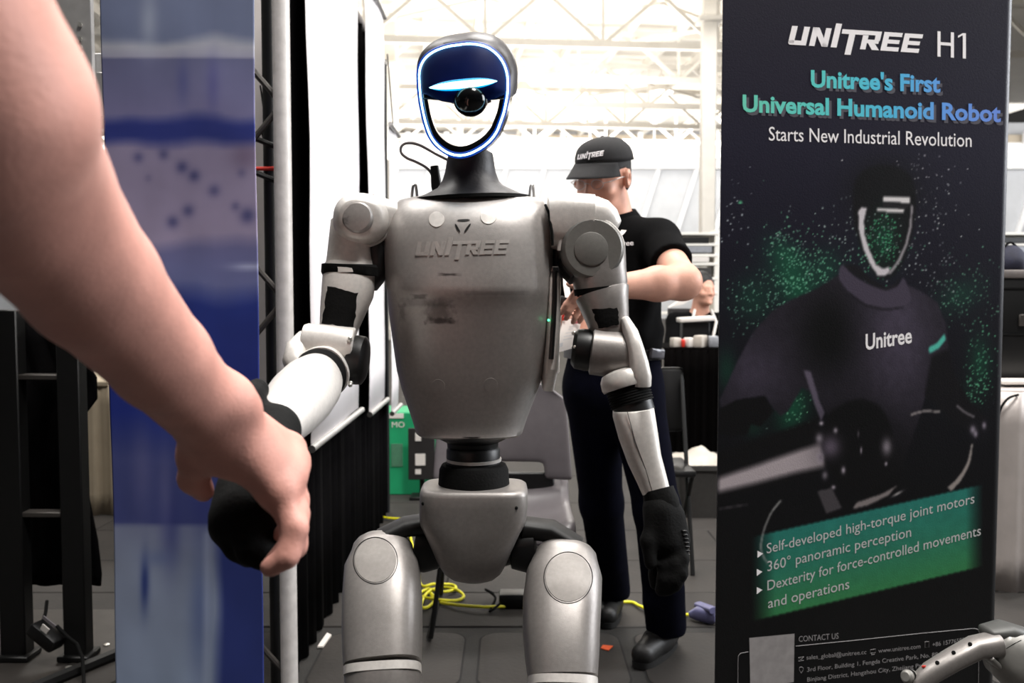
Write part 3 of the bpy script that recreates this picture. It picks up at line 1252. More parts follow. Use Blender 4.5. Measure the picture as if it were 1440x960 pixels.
def spline(pts, n=6, closed=False):
    pts = [Vector(p) for p in pts]
    out = []
    m = len(pts)
    rng_ = range(m if closed else m - 1)
    for i in rng_:
        p0 = pts[(i - 1) % m] if (closed or i > 0) else pts[0]
        p1, p2 = pts[i], pts[(i + 1) % m]
        p3 = pts[(i + 2) % m] if (closed or i + 2 < m) else pts[-1]
        for k in range(n):
            u = k / n
            out.append(.5 * ((2 * p1) + (p2 - p0) * u + (2 * p0 - 5 * p1 + 4 * p2 - p3) * u * u + (3 * p1 - p0 - 3 * p2 + p3) * u ** 3))
    if not closed:
        out.append(pts[-1])
    return out


yp = [(500, 722), (545, 728), (570, 735), (585, 790), (592, 822), (610, 821), (636, 822), (640, 828), (622, 832), (602, 828), (590, 836), (610, 842), (640, 844),
      (652, 838), (640, 828), (618, 826), (600, 834), (592, 852), (602, 853), (612, 842), (606, 834), (614, 845), (640, 850), (680, 853), (720, 852), (760, 853), (820, 850), (882, 846), (900, 852), (925, 862), (968, 864)]
t = tag(MB().tube(spline([floor_pt(x, y, .008 + .006 * (i % 3)) for i, (x, y) in enumerate(yp)], 7), .0062, 8).build('extension_cable', M['yellow']),
        'yellow cable coiled on the floor between the robot legs and running right', 'cable')
# blue plug end
c = floor_pt(985, 858, .02)
t = thing('cable_plug', 'blue-grey plug at the end of the yellow cable by the black banner', 'plug', (c.x, c.y, 0))
MB().limb([(floor_pt(970, 864, .02), .012, .012), (floor_pt(980, 862, .03), .025, .022), (floor_pt(1000, 866, .03), .03, .022), (floor_pt(1008, 868, .03), .02, .018)], (0, 0, 1), 2.5).build('plug_body', M['bluescrap'], t)
MB().limb([(floor_pt(982, 850, .05), .012, .02), (floor_pt(1004, 858, .06), .012, .02)], (0, 0, 1), 2.5).build('plug_lid', M['bluescrap'], t)
# black adapter, thin black cable, orange scrap, crumpled strip
c = floor_pt(725, 852, .03)
t = thing('power_brick', 'black power brick on the floor between the robot thighs', 'adapter', (c.x, c.y, 0))
MB().box((c.x, c.y + .09, .03), (.13, .08, .056), None, .008, 2).build('body', M['black_plastic'], t)
MB().tube(spline([(c.x - .06, c.y + .03, .03), (c.x - .1, c.y, .01), (c.x - .08, c.y + .1, .03), (c.x - .12, c.y + .14, .05), (c.x - .09, c.y + .18, .02)], 6), .005, 8).build('cable', M['black_rubber'], t)
c = floor_pt(853, 912, .004)
tag(MB().prism([(c.x - .02, c.y, .004), (c.x + .005, c.y - .02, .004), (c.x + .025, c.y + .02, .004), (c.x - .01, c.y + .03, .004)], (0, 0, .003)).build('paper_scrap', M['orange']),
    'small orange scrap lying on the floor by the black shoe', 'scrap')
c = floor_pt(456, 900, .006)
tag(MB().prism([(c.x - .012, c.y - .06, .002), (c.x + .008, c.y - .06, .002), (c.x + .016, c.y + .05, .002), (c.x - .004, c.y + .07, .002)], (0, 0, .006)).build('tape_strip', M['paper']),
    'short strip of white tape on the floor at the foot of the black drape', 'tape')

# ================================================================= THE SILVER ROBOT
RY = 1.50
rob = thing('humanoid_robot', 'silver humanoid robot with a glowing blue face ring, led by the hand', 'robot', (-.06, 1.45, 0))


def part(mb, name, m, label=None, parent=None, sharp=38):
    return mb.build(name, m, parent or rob, sharp, label)


def disc_on(bv, px, py, rx, ry, off, n=36):
    mb = MB()
    V_ = [hit(bv, px, py, off)]
    F_ = []
    fr = (.33, .66, .97, 1.0)
    for i, q in enumerate(fr):
        for k in range(n):
            a = 2 * math.pi * k / n
            V_.append(hit(bv, px + rx * q * math.cos(a), py + ry * q * math.sin(a), off if i < 3 else -.0006))
    F_ += [[0, 1 + k, 1 + (k + 1) % n] for k in range(n)]
    for i in range(3):
        a, b = 1 + i * n, 1 + (i + 1) * n
        F_ += [[a + k, b + k, b + (k + 1) % n, a + (k + 1) % n] for k in range(n)]
    return mb.add(V_, F_)


# ---- torso shell
YS = 1.485
tsec = [  # y, left, right, front offset, back offset, exponent
    (275, 590, 742, -.02, .035, 2.6), (277, 574, 756, -.036, .05, 2.8), (281, 561, 764, -.05, .065, 3.0), (290, 552, 769, -.064, .078, 3.2),
    (305, 544, 774, -.078, .085, 3.3), (325, 540, 777, -.088, .09, 3.4), (350, 539, 778, -.094, .09, 3.5), (385, 543, 777, -.100, .09, 3.6),
    (402, 545, 776, -.1025, .09, 3.6), (410, 546, 776, -.1025, .09, 3.6), (418, 546.5, 776, -.099, .09, 3.6), (440, 548, 775.5, -.094, .09, 3.6), (480, 553, 773, -.086, .09, 3.6),
    (520, 558, 766, -.078, .088, 3.5), (545, 564, 758, -.072, .086, 3.5), (566, 571, 750, -.066, .084, 3.5), (590, 579, 741, -.06, .08, 3.6),
    (602, 583, 737, -.057, .078, 3.8), (608, 585, 735, -.058, .077, 4.0), (611, 588, 732, -.052, .072, 4.0)]
rings = []
NT = 72
for y, l, r, fo, ba, e in tsec:
    a, b = P(l, y, YS), P(r, y, YS)
    cx, z = (a.x + b.x) / 2, a.z
    hx = (b.x - a.x) / 2
    cy = YS + (fo + ba) / 2 + .01
    hy = (ba - fo) / 2
    row = []
    for k in range(NT):
        q = 2 * math.pi * k / NT
        ca, sa = math.cos(q), math.sin(q)
        x = math.copysign(abs(ca) ** (2 / e), ca) * hx
        yv = math.copysign(abs(sa) ** (2 / (e * .8)), sa) * hy
        # the chest front bows out in the middle
        if sa < 0:
            yv -= .012 * (1 - (x / hx) ** 2)
        row.append(Vector((cx + x, cy + yv, z)))
    rings.append(row)
tor_mb = MB().loft(rings)
tc_ = P(657, 443, YS)
tmid = Vector(((min(v.x for v in tor_mb.v) + max(v.x for v in tor_mb.v)) / 2, 0, (min(v.z for v in tor_mb.v) + max(v.z for v in tor_mb.v)) / 2))


def sc(px, py, w, h, amt, hard=0.0):
    p = P(px, py, 1.39)
    return (p.x - tmid.x, 0, p.z - tmid.z, w / 2 * 1.39 / F, 1, h / 2 * 1.39 / F, amt, hard)


M['chest'] = silver('chest_paint', (172, 167, 164), [sc(617, 438, 54, 40, .5, -.1), sc(620, 451, 50, 12, .75), sc(632, 386, 28, 4, .85, .3), sc(590, 417, 30, 9, .6),
                                                    sc(600, 425, 110, 18, .3, -.1), sc(700, 412, 120, 8, .25), sc(563, 440, 12, 30, .4)], dirt=.2)
torso = tor_mb.build('torso', M['chest'], rob, 50)
tb = bvh_of(torso)
# raised lettering on the chest
V2, F2 = LOGO
xs_ = [a for a, b in V2]
W_ = max(xs_)
mb = MB()
for f in F2:
    fr, bk = [], []
    okf = True
    for i in f:
        a, b = V2[i]
        px = 584 + a / W_ * 132
        py = 359.5 - b * 19.5 - a / W_ * 2.5
        h1 = hit(tb, px, py, .0013)
        h0 = hit(tb, px, py, -.002)
        if h1 is None:
            okf = False
            break
        fr.append(h1)
        bk.append(h0)
    if okf:
        n = len(fr)
        mb.add(fr + bk, [list(range(n))] + [[i, (i + 1) % n, n + (i + 1) % n, n + i] for i in range(n)])
part(mb, 'raised_lettering', silver('letter_paint', (192, 187, 183), dirt=.05), 'raised letters across the chest', sharp=20)
# three black bars above it, two round pads
mb = MB()
for bar in (((643, 310), (661, 309.5)), ((640, 315), (647, 327)), ((662, 314.5), (653, 327))):
    (x0, y0), (x1, y1) = bar
    L = math.hypot(x1 - x0, y1 - y0)
    nx_, ny_ = -(y1 - y0) / L, (x1 - x0) / L
    ring = []
    for s, w in ((0, .3), (.15, 1.3), (.5, 1.7), (.85, 1.2), (1, .3)):
        ring.append((x0 + (x1 - x0) * s + nx_ * w, y0 + (y1 - y0) * s + ny_ * w))
    for s, w in ((1, .3), (.85, 1.2), (.5, 1.4), (.15, 1.2), (0, .3)):
        ring.append((x0 + (x1 - x0) * s - nx_ * w, y0 + (y1 - y0) * s - ny_ * w))
    mb.add([hit(tb, x, y, .0009) for x, y in ring], [list(range(len(ring)))])
part(mb, 'emblem', M['black_plastic'], 'emblem of three black bars on the upper chest')
for px, py, r in ((614, 308.5, 11), (687, 303.5, 12), (690, 541, 10), (616, 543, 10)):
    mb = disc_on(tb, px, py, r, r, .0012 if py < 400 else .0005)
    part(mb, 'round_pad', M['silver_pale_lit'] if py < 400 else M['chest'])
# side panel with slot and a green light
mb = MB()
a, b = P(775, 385, 1.47), P(775, 515, 1.47)
mb.limb([(P(770, 518, 1.50), .011, .045), (P(774, 505, 1.48), .012, .05), (P(777, 450, 1.48), .011, .05), (P(779, 392, 1.48), .010, .05), (P(779, 384, 1.48), .006, .045)], (1, 0, 0), 5)
part(mb, 'side_panel', M['silver_pale_lit'])
pnl = MB().tube([P(780, 380, 1.432), P(780, 420, 1.43), P(778, 460, 1.43), P(775, 505, 1.43)], .004, 8)
part(pnl, 'side_slot', M['black_plastic'])
MB().ell(P(771.5, 450, 1.424), (.002, .002, .002)).build('indicator_light', M['green_led'], rob)
part(MB().tube([P(767, 288, 1.437), P(772, 300, 1.425), P(776, 325, 1.418), P(777, 345, 1.42)], .0022, 8), 'shoulder_seam', M['black_rubber'])
part(MB().limb([(P(784, 340, 1.50), .014, .03), (P(782, 375, 1.50), .012, .03)], (1, 0, 0), 3), 'cable_cover', M['black_plastic'])
for px in (583, 748):
    base = P(px, 283, 1.49)
    h = .022
    pts = [base + Vector((0, -.004, 0)), base + Vector((0, -.004, h)), base + Vector((.001, 0, h + .004)), base + Vector((0, .004, h)), base + Vector((0, .004, 0))]
    part(MB().tube(spline([p + Vector(((i - 2) * .0022, 0, 0)) for i, p in enumerate(pts)], 4), .0022, 8), 'lifting_loop', M['alu'])

# ---- neck and collar
def nring(y, l, r, Y, d, n=40, tilt=0.0):
    a, b = P(l, y, Y), P(r, y, Y)
    c = (a + b) / 2
    hx = (b.x - a.x) / 2
    return [c + Vector((hx * math.cos(q), d * math.sin(q), tilt * math.cos(q))) for q in [2 * math.pi * k / n for k in range(n)]]


rings = [nring(279.5, 574, 743, 1.50, .082, tilt=.0035), nring(277, 582, 736, 1.50, .078, tilt=.0035), nring(272, 598, 726, 1.50, .070, tilt=.003), nring(264, 615, 710, 1.50, .06, tilt=.002), nring(255, 622, 702, 1.50, .052),
         nring(242, 626, 697, 1.50, .045), nring(228, 628, 695, 1.497, .044), nring(216, 631, 693, 1.494, .043), nring(212, 640, 686, 1.49, .036), nring(211, 655, 670, 1.49, .01)]
part(MB().loft(rings), 'neck_collar', M['collar'], 'dark grey flared neck collar')
for px, py in ((622, 276), (642, 276.5), (664, 275.5), (688, 272)):
    MB().ell(P(px, py, 1.425), (.0016, .0016, .0016), None, 8, 6).build('collar_hole', M['black_rubber'], rob)
rings = [nring(284, 573, 748, 1.50, .084, tilt=.0045), nring(279.5, 572, 746, 1.50, .084, tilt=.0045)]
part(MB().loft(rings), 'collar_edge', M['black_rubber'])

# ---- head
ring_px = [(645, 63), (629, 65.5), (613, 71), (602, 78), (595, 86), (591, 95), (589.5, 105), (590, 121), (591.5, 137), (594, 152), (597, 166), (601, 180), (606, 192), (614, 203), (625, 212),
           (636, 217), (648, 218.5), (660, 216), (671, 211), (682, 204), (692, 194.5), (699, 184), (703, 174), (708, 160), (711, 147), (713.5, 132), (714, 118), (713.5, 107), (711.5, 98), (708, 89),
           (702.5, 80.5), (695, 73), (686, 67), (676, 63.5), (664, 61.7), (654, 61.8)]
HC = (652, 138)


def face_Y(px, py):
    return 1.405 - .17 * (px - 652) / 930 + .00025 * max(0, 120 - py) + .00006 * (px - 652) ** 2 / 10


def fp(px, py, dy=0.0):
    return P(px, py, face_Y(px, py) + dy)


def grow(p, k, shx=0, shy=0):
    return (HC[0] + (p[0] - HC[0]) * k + shx, HC[1] + (p[1] - HC[1]) * k + shy)


dense = [(v.x, v.y) for v in spline([Vector((x, y, 0)) for x, y in ring_px], 3, True)]
part(MB().tube([fp(x, y, -.0058) for x, y in dense], .0015, 8, True), 'led_ring', M['led'], 'glowing white-blue light ring round the face')
part(MB().tube([fp(x, y, -.0022) for x, y in dense], .0033, 10, True), 'ring_glow', M['led_glow'], 'deep blue glow tube added under the light ring')  # blue glow beside the ring, put in as an emissive tube
part(MB().tube([fp(x, y, -.0008) for x, y in dense], .0046, 10, True), 'ring_halo', M['led_halo'])  # outer halo of the ring, added as a wider dim emissive tube

# lower strap (U shaped jaw frame with the see-through opening)
def strap_profile(p):
    k_in = .84
    return [fp(*grow(p, 1.04), .0), fp(*grow(p, 1.045), .01), P(*grow(p, 1.05, 5, 0), face_Y(*p) + .045), P(*grow(p, 1.0, 6, 0), face_Y(*p) + .075),
            P(*grow(p, .90, 5, 0), face_Y(*p) + .075), P(*grow(p, k_in, 2, 0), face_Y(*p) + .03), fp(*grow(p, k_in), .002), fp(*grow(p, .97), -.002)]


low = [p for p in dense if p[1] > 118]
i0 = [i for i, p in enumerate(dense) if p[1] > 118]
mb = MB().loft([strap_profile(p) for p in low])
part(mb, 'jaw_frame', M['lensblack'], 'black see-through jaw frame under the visor', sharp=60)
# skull: closed shell behind the visor
up_arc = [p for p in dense if p[1] <= 142]
# order from the right cut over the top to the left cut
cutr = [i for i in range(len(dense)) if dense[i][1] <= 142 and dense[i - 1][1] > 142][0]
arc = [dense[(cutr + k) % len(dense)] for k in range(len(up_arc))]
left_end, right_end = arc[-1], arc[0]
bottom = [(left_end[0] + (right_end[0] - left_end[0]) * s, left_end[1] + (right_end[1] - left_end[1]) * s + 4 * math.sin(math.pi * s)) for s in [k / 14 for k in range(1, 14)]]
outl = arc + bottom
rings = []
SC = (655, 110)
for dd, k, sx, sy in ((-.001, 1.0, 0, 0), (-.0005, 1.05, 0, 0), (.008, 1.09, 2, -4), (.03, 1.13, 5, -8), (.06, 1.12, 7, -11), (.09, 1.06, 9, -11), (.12, .94, 10, -4), (.145, .76, 10, -2), (.162, .5, 10, 0), (.17, .22, 10, 0), (.172, .03, 10, 0)):
    row = []
    for (x, y) in outl:
        qx, qy = SC[0] + (x - SC[0]) * k + sx, SC[1] + (y - SC[1]) * k + sy
        Yp = face_Y(x, y) * max(0, 1 - dd / .05) + 1.405 * min(1, dd / .05) + dd
        row.append(P(qx, qy, Yp))
    rings.append(row)
part(MB().loft(rings, False, True), 'skull_shell', M['skull'], 'dark grey rounded head shell')
# visor
inner = [(SC[0] + (x - SC[0]) * 1.0, SC[1] + (y - SC[1]) * 1.0) for x, y in arc if y <= 132]
bl, br = inner[-1], inner[0]
curve_b = [(600, 133), (609, 138.5), (621, 142.5), (635, 145), (652, 146), (668, 145), (684, 142.5), (697, 139), (707, 134)]
vo = inner + curve_b
rings = []
vc = (652, 108)
for k, dd in ((1.0, .001), (.985, -.0035), (.93, -.0055), (.7, -.009), (.4, -.011), (.1, -.0115), (.01, -.0115)):
    rings.append([fp(vc[0] + (x - vc[0]) * k, vc[1] + (y - vc[1]) * k, dd) for x, y in vo])
part(MB().loft(rings, False, True), 'visor', M['visor'], 'dark blue glossy visor')
# light bar
bar = []
mb = MB()
x0, y0, x1, y1 = 604, 123.3, 699, 114.0
for th, dd, nm, m_ in ((5.0, -.0200, 'light_bar', 'bar'), (7.6, -.0175, 'bar_halo', 'bar_glow')):
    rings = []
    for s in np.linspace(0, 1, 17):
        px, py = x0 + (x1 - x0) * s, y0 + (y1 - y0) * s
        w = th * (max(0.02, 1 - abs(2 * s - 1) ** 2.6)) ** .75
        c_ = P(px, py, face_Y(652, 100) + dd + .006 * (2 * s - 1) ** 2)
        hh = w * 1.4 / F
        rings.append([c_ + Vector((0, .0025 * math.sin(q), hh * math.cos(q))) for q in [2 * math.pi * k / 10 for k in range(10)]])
    part(MB().loft(rings), nm, M[m_], 'glowing pale blue eye bar' if nm == 'light_bar' else 'blue halo shape added behind the eye bar')  # the wider emissive shape is added for the glow around the bar
# camera dome and its bracket
cdm = P(661.5, 141, 1.4085)
part(MB().ell(cdm, (.0255, .024, .0245), None, 32, 20), 'camera_dome', M['lensblack'], 'glossy black camera dome below the eye bar')
part(MB().limb([(P(636, 141, 1.425), .004, .012), (P(661, 146, 1.425), .009, .02), (P(690, 139, 1.425), .004, .012)], (0, 0, 1), 2.5), 'dome_mount', M['black_plastic'])
part(MB().tube([P(681, 136, 1.402), P(684, 140, 1.400), P(684.5, 148, 1.402)], .0012, 6), 'dome_clip', M['alu'])
part(MB().ell(P(720.5, 130, 1.44), (.003, .005, .006), None, 12, 8), 'ear_screw', M['black_rubber'])
# cable loop behind the head
cl = [(632, 226), (612, 216), (590, 204), (574, 201), (565, 205), (564, 214), (572, 222), (586, 228), (600, 236), (608, 246), (613, 256)]
part(MB().tube(spline([P(x, y, 1.56) for x, y in cl], 5), .0024, 8), 'head_cable', M['grey_print'], 'thin grey cable loop behind the head')
part(MB().limb([(P(611, 234, 1.56), .007, .006), (P(614, 262, 1.555), .009, .007), (P(614, 274, 1.55), .006, .006)], (1, 0, 0), 3), 'cable_plug', M['black_plastic'])

# ---- shoulders and the arm hanging on the right of the picture
def px2m(r, Y):
    return r * Y / F


Y0 = 1.47
part(MB().limb([(P(772, 314, Y0), .040, .05), (P(790, 313, Y0), .0445, .052), (P(815, 313, Y0), .0445, .052), (P(832, 314, Y0), .0440, .052)], (0, 0, 1), 3.4, 32), 'shoulder_housing', M['silver_pale_lit'], 'pale squared shoulder housing')
part(MB().limb([(P(824, 315, Y0), .042, .050), (P(833.5, 315, Y0), .0425, .051), (P(840, 317, Y0), .041, .05), (P(850, 322, Y0), .035, .045), (P(858, 328, Y0), .026, .038)], (0, 0, 1), 3.2, 32, 0, .005), 'shoulder_end', M['silver_pale_lit'])
for py in (291, 310):
    part(MB().limb([(P(843, py - 2, 1.425 + (py - 291) * .0003), .0015, .0012), (P(853, py + 4, 1.428), .0015, .0012)], (0, 0, 1), 2, 10), 'vent_slot', M['black_rubber'])
cS = P(832, 352, 1.42)
part(MB().lathe([(.030, -.06), (.044, -.055), (.049, -.03), (.0495, .03), (.047, .042), (.043, .0455)], cS + Vector((0, -.0, 0)) + Vector((0, .04, 0)), (.05, -1, .08), 44), 'shoulder_joint', M['silver_shaded'], 'round shoulder joint facing the camera')
part(MB().lathe([(.026, -.002), (.026, .0006), (.0245, .0012)], cS + Vector((-.001, -.0062, .002)), (.05, -1, .08), 36), 'joint_cap', M['silver_shaded'])
part(MB().tube([cS + Vector((.0495 * math.cos(q), .005, .0495 * math.sin(q))) for q in [math.pi * .05 + math.pi * .95 * k / 24 for k in range(25)]], .003, 8), 'joint_rim', M['silver_pale_lit'], 'painted highlight along the top of the shoulder joint')  # highlight on the upper edge put in as a pale tube
part(MB().limb([(P(838, 352, 1.46), .046, .045), (P(842, 385, 1.455), .043, .043), (P(845, 402, 1.45), .0415, .042), (P(846, 409, 1.45), .039, .04)], (1, 0, .05), 2.6, 32), 'upper_arm', M['silver'])
part(MB().limb([(P(843, 403, 1.45), .0405, .041), (P(844, 412, 1.45), .0405, .041)], (1, 0, .1), 2.4, 32), 'arm_gap', M['black_rubber'])
part(MB().limb([(P(844, 409, 1.45), .0375, .041), (P(847, 413, 1.45), .0425, .0425), (P(850, 430, 1.445), .0375, .040), (P(855, 452, 1.44), .0325, .036), (P(860, 474, 1.44), .030, .034), (P(864, 490, 1.44), .03, .032)], (1, 0, .1), 2.6, 32), 'lower_sleeve', M['silver'])
part(MB().limb([(P(797, 365, 1.455), .016, .02), (P(802, 380, 1.45), .016, .022), (P(808, 392, 1.445), .01, .02)], (1, 0, 0), 3), 'arm_bracket', M['black_plastic'])
# torn black tape
sleeve = [o for o in rob.children if o.name.startswith('lower_sleeve')][0]
bs = bvh_of(sleeve)


def patch(bv, poly, name, m, n=7, off=.0012, label=None):
    """quad patch of tape laid on a surface, corners in picture pixels, edges slightly ragged"""
    (ax_, ay_), (bx_, by_), (cx_, cy_), (dx_, dy_) = poly
    V, Q = [], []
    last = None
    for i in range(n + 1):
        for j in range(n + 1):
            u, w = j / n, i / n
            x = (1 - w) * ((1 - u) * ax_ + u * bx_) + w * ((1 - u) * dx_ + u * cx_)
            y = (1 - w) * ((1 - u) * ay_ + u * by_) + w * ((1 - u) * dy_ + u * cy_)
            if i in (0, n) or j in (0, n):
                x += random.uniform(-1.1, 1.1)
                y += random.uniform(-1.1, 1.1)
            h = hit(bv, x, y, off)
            V.append(h if h is not None else None)
    Q = []
    for i in range(n):
        for j in range(n):
            a = i * (n + 1) + j
            q = (a, a + 1, a + n + 2, a + n + 1)
            if all(V[k] is not None for k in q):
                Q.append(q)
    used = sorted({k for q in Q for k in q})
    re = {k: i for i, k in enumerate(used)}
    mb = MB()
    mb.add([V[k] for k in used], [[re[k] for k in q] for q in Q])
    o = mb.build(name, m, rob, 60, label)
    return o


patch(bs, [(833, 435), (868, 433), (871, 456), (842, 462)], 'tape_patch', M['black_rubber'], label='torn black tape on the upper arm')
# elbow: grey barrel, black motor, pale fork
ax = Vector((1, -.1, -.12)).normalized()
cE = P(862, 497, 1.42)
part(MB().lathe([(.032, -.034), (.0365, -.032), (.037, 0), (.037, .026), (.033, .03)], cE, ax, 40), 'elbow_barrel', M['silver'])
part(MB().lathe([(.024, -.062), (.031, -.056), (.033, -.04), (.032, -.033)], cE + Vector((0, .01, 0)), ax, 36), 'elbow_motor', M['black_plastic'])
for q in range(6):
    d = cE + Vector((0, .01, 0)) - ax * .06 + Vector((0, math.cos(q), math.sin(q))) * .027
    MB().ell(d, (.003, .003, .003), None, 8, 6).build('motor_screw', M['screw'], rob)
part(MB().limb([(P(879, 453, 1.42), .008, .022), (P(886, 470, 1.415), .0115, .034), (P(892, 493, 1.41), .0135, .040), (P(897, 515, 1.405), .0155, .040), (P(899, 532, 1.40), .0175, .038), (P(899, 541, 1.40), .016, .034)], (1, 0, .25), 3.2, 28, .008, .003), 'elbow_fork', M['silver_pale_lit'], 'pale elbow fork plate')
aF = (P(895, 590, 1.39) - P(880, 540, 1.40)).normalized()
part(MB().lathe([(.022, -.028), (.033, -.024), (.0375, -.016), (.0385, -.004), (.037, .0005), (.03, .001)], P(882, 544, 1.40), aF, 40), 'wrist_block', M['silver_pale_lit'])
prof = []
for k in range(7):
    prof += [(.0315, k * .004), (.0335, k * .004 + .001), (.0335, k * .004 + .0028), (.0315, k * .004 + .0035)]
part(MB().lathe(prof, P(882, 544, 1.40), aF, 40), 'ribbed_ring', M['black_rubber'], 'ribbed black ring above the forearm')
part(MB().lathe([(.031, .026), (.031, .042)], P(882, 544, 1.40), aF, 36), 'forearm_bearing', M['black_plastic'])
part(MB().limb([(P(890, 575, 1.39), .0300, .0315), (P(890.5, 580, 1.39), .0313, .033), (P(897, 610, 1.385), .0295, .032), (P(906, 645, 1.38), .0255, .028), (P(916, 672, 1.375), .0225, .025), (P(923, 692, 1.37), .0205, .022)], (1, 0, .28), 2.8, 32), 'forearm', M['silver_pale_lit'], 'pale tapered forearm shell')
part(MB().tube([P(882, 578, 1.3565), P(893, 620, 1.353), P(908, 660, 1.352), P(917, 690, 1.3495)], .0005, 6), 'forearm_seam', M['black_rubber'])
part(MB().limb([(P(925, 688, 1.37), .0235, .025), (P(930, 706, 1.365), .0265, .028), (P(932, 713, 1.365), .0255, .027)], (1, 0, .2), 2.4, 28), 'glove_cuff', M['black_rubber'])


def Pn(px, py, Y):
    return np.array(P(px, py, Y))


gl = [cap(Pn(930, 712, 1.365), Pn(938, 760, 1.36), .026, .030, .02), cap(Pn(926, 720, 1.35), Pn(930, 755, 1.35), .018, .018, .02), cap(Pn(948, 725, 1.36), Pn(955, 760, 1.36), .014, .014, .015)]
fing = [[(954, 758, 1.352), (959, 785, 1.340), (957, 806, 1.334), (950, 822, 1.334)],
        [(945, 762, 1.350), (948, 792, 1.336), (946, 814, 1.332), (940, 828, 1.334)],
        [(934, 762, 1.352), (934, 794, 1.340), (934, 814, 1.336), (930, 829, 1.338)],
        [(926, 758, 1.372), (922, 788, 1.366), (922, 808, 1.362), (922, 820, 1.360)]]
for fg in fing:
    for a, b in zip(fg[:-1], fg[1:]):
        gl.append(cap(Pn(*a), Pn(*b), .0105, .0098, .006))
for a, b in (((918, 728, 1.345), (911, 760, 1.335)), ((911, 760, 1.335), (915, 792, 1.33))):
    gl.append(cap(Pn(*a), Pn(*b), .011, .0095, .008))
o = sdf_mesh('robot_hand', gl, .0028, M['black_rubber'], rob)
tag(o, 'black gloved robot hand hanging down')
ridge = MB()
for k in range(11):
    s = k / 10
    c_ = P(961 + 4 * math.sin(s * 3), 745 + 55 * s, 1.345)
    ridge.box(c_, (.008, .016, .0032), Euler((0, .1, 0)).to_matrix(), .0008, 1)
o = part(ridge, 'finger_ridges', M['black_plastic'])
o['kind'] = 'stuff'

# ---- the arm led forward on the left of the picture
part(MB().limb([(P(552, 311, 1.48), .030, .04), (P(535, 308, 1.475), .033, .042), (P(520, 306, 1.47), .036, .044)], (0, 0, 1), 3, 28), 'shoulder_housing', M['silver_pale_lit'])
cS = P(506, 308, 1.415)
axS = Vector((-.08, -1, .12)).normalized()
part(MB().limb([(P(508, 308, 1.49), .0415, .038), (P(508, 308, 1.455), .0435, .0405), (P(507.5, 308, 1.425), .042, .039), (P(507, 308, 1.408), .034, .031)], (1, 0, -.1), 2.3, 40, .01, .006), 'shoulder_joint', M['silver_pale_lit'], 'rounded pale shoulder joint')
part(MB().lathe([(.0235, -.012), (.0235, .001), (.021, .004), (.012, .0055), (.002, .006)], cS + axS * .0185 + Vector((0, .005, -.0005)), axS, 36), 'joint_cap', M['chest'], 'round grey cap on the shoulder joint')
part(MB().tube([cS + Vector((.041 * math.cos(q) + .003, .02 + .006 * math.cos(q), .039 * math.sin(q) - .001)) for q in [-math.pi * .62 + math.pi * .72 * k / 20 for k in range(21)]], .0022, 8), 'joint_rim', M['alu'])
part(MB().limb([(P(499, 316, 1.455), .037, .038), (P(494, 342, 1.455), .0345, .037), (P(493, 362, 1.452), .036, .037), (P(493, 376, 1.45), .0385, .038)], (1, 0, -.1), 2.5, 32, .01), 'upper_arm', M['silver_pale_lit'])
part(MB().limb([(P(530, 325, 1.47), .014, .03), (P(532, 355, 1.47), .018, .034), (P(530, 385, 1.465), .016, .03), (P(524, 402, 1.46), .008, .02)], (1, 0, 0), 3, 24, .005, .005), 'arm_motor', M['black_plastic'], 'black motor behind the upper arm')
tl = P(494, 380, 1.45)
part(MB().limb([(P(494, 372, 1.45), .0420, .041), (P(494, 375, 1.45), .0452, .0445), (P(493, 386, 1.449), .0448, .0445), (P(493, 388, 1.449), .042, .042)], (1, 0, -.22), 2.5, 36), 'arm_band', M['black_rubber'], 'black band round the upper arm')
part(MB().limb([(P(493, 380, 1.45), .041, .0405), (P(491, 392, 1.445), .0405, .041), (P(489, 410, 1.44), .0400, .041), (P(481, 440, 1.43), .0335, .036), (P(476, 462, 1.425), .0285, .032), (P(474, 475, 1.42), .0265, .03)], (1, 0, -.15), 2.5, 32), 'lower_sleeve', M['silver_pale_lit'])
sl = [o for o in rob.children if o.name.startswith('lower_sleeve')][-1]
bs = bvh_of(sl)
patch(bs, [(462, 402), (503, 412), (497, 461), (453, 455)], 'tape_patch', M['black_rubber'], 9, label='black tape square on the arm held forward')
bs2 = bvh_of([o for o in rob.children if o.name.startswith('arm_band')][0])
patch(bs2, [(475, 376), (496, 376), (496, 383), (476, 383)], 'band_sticker', M['paper'], 3, .0008, label='white sticker on the black arm band')
# elbow barrel, black motor
axE = Vector((-1, -.06, .10)).normalized()
cE = P(464, 484, 1.385)
part(MB().lathe([(.026, -.036), (.0285, -.034), (.0285, .034), (.026, .040), (.02, .042)], cE, axE, 40), 'elbow_barrel', M['silver_pale_lit'], 'pale elbow barrel')
part(MB().limb([(P(430, 478, 1.39), .012, .02), (P(420, 495, 1.375), .018, .026), (P(416, 512, 1.36), .018, .028), (P(420, 530, 1.35), .012, .022)], (1, 0, 0), 2.8, 24, .006, .004), 'elbow_fork', M['silver_pale_lit'])
cM = P(502, 506, 1.395)
part(MB().lathe([(.030, -.014), (.0365, -.010), (.0375, .0), (.0365, .010), (.03, .014), (.02, .016)], cM, (1, -.05, -.12), 40), 'elbow_motor', M['black_plastic'], 'round black elbow motor')
for q in (1.1, 1.9, 2.6, 4.4, 5.2):
    MB().ell(cM + Vector((-.004, -.036 * abs(math.cos(q - 1.5)) - .002, .036 * math.sin(q))), (.0035, .0035, .0035), None, 8, 6).build('motor_screw', M['screw'], rob)
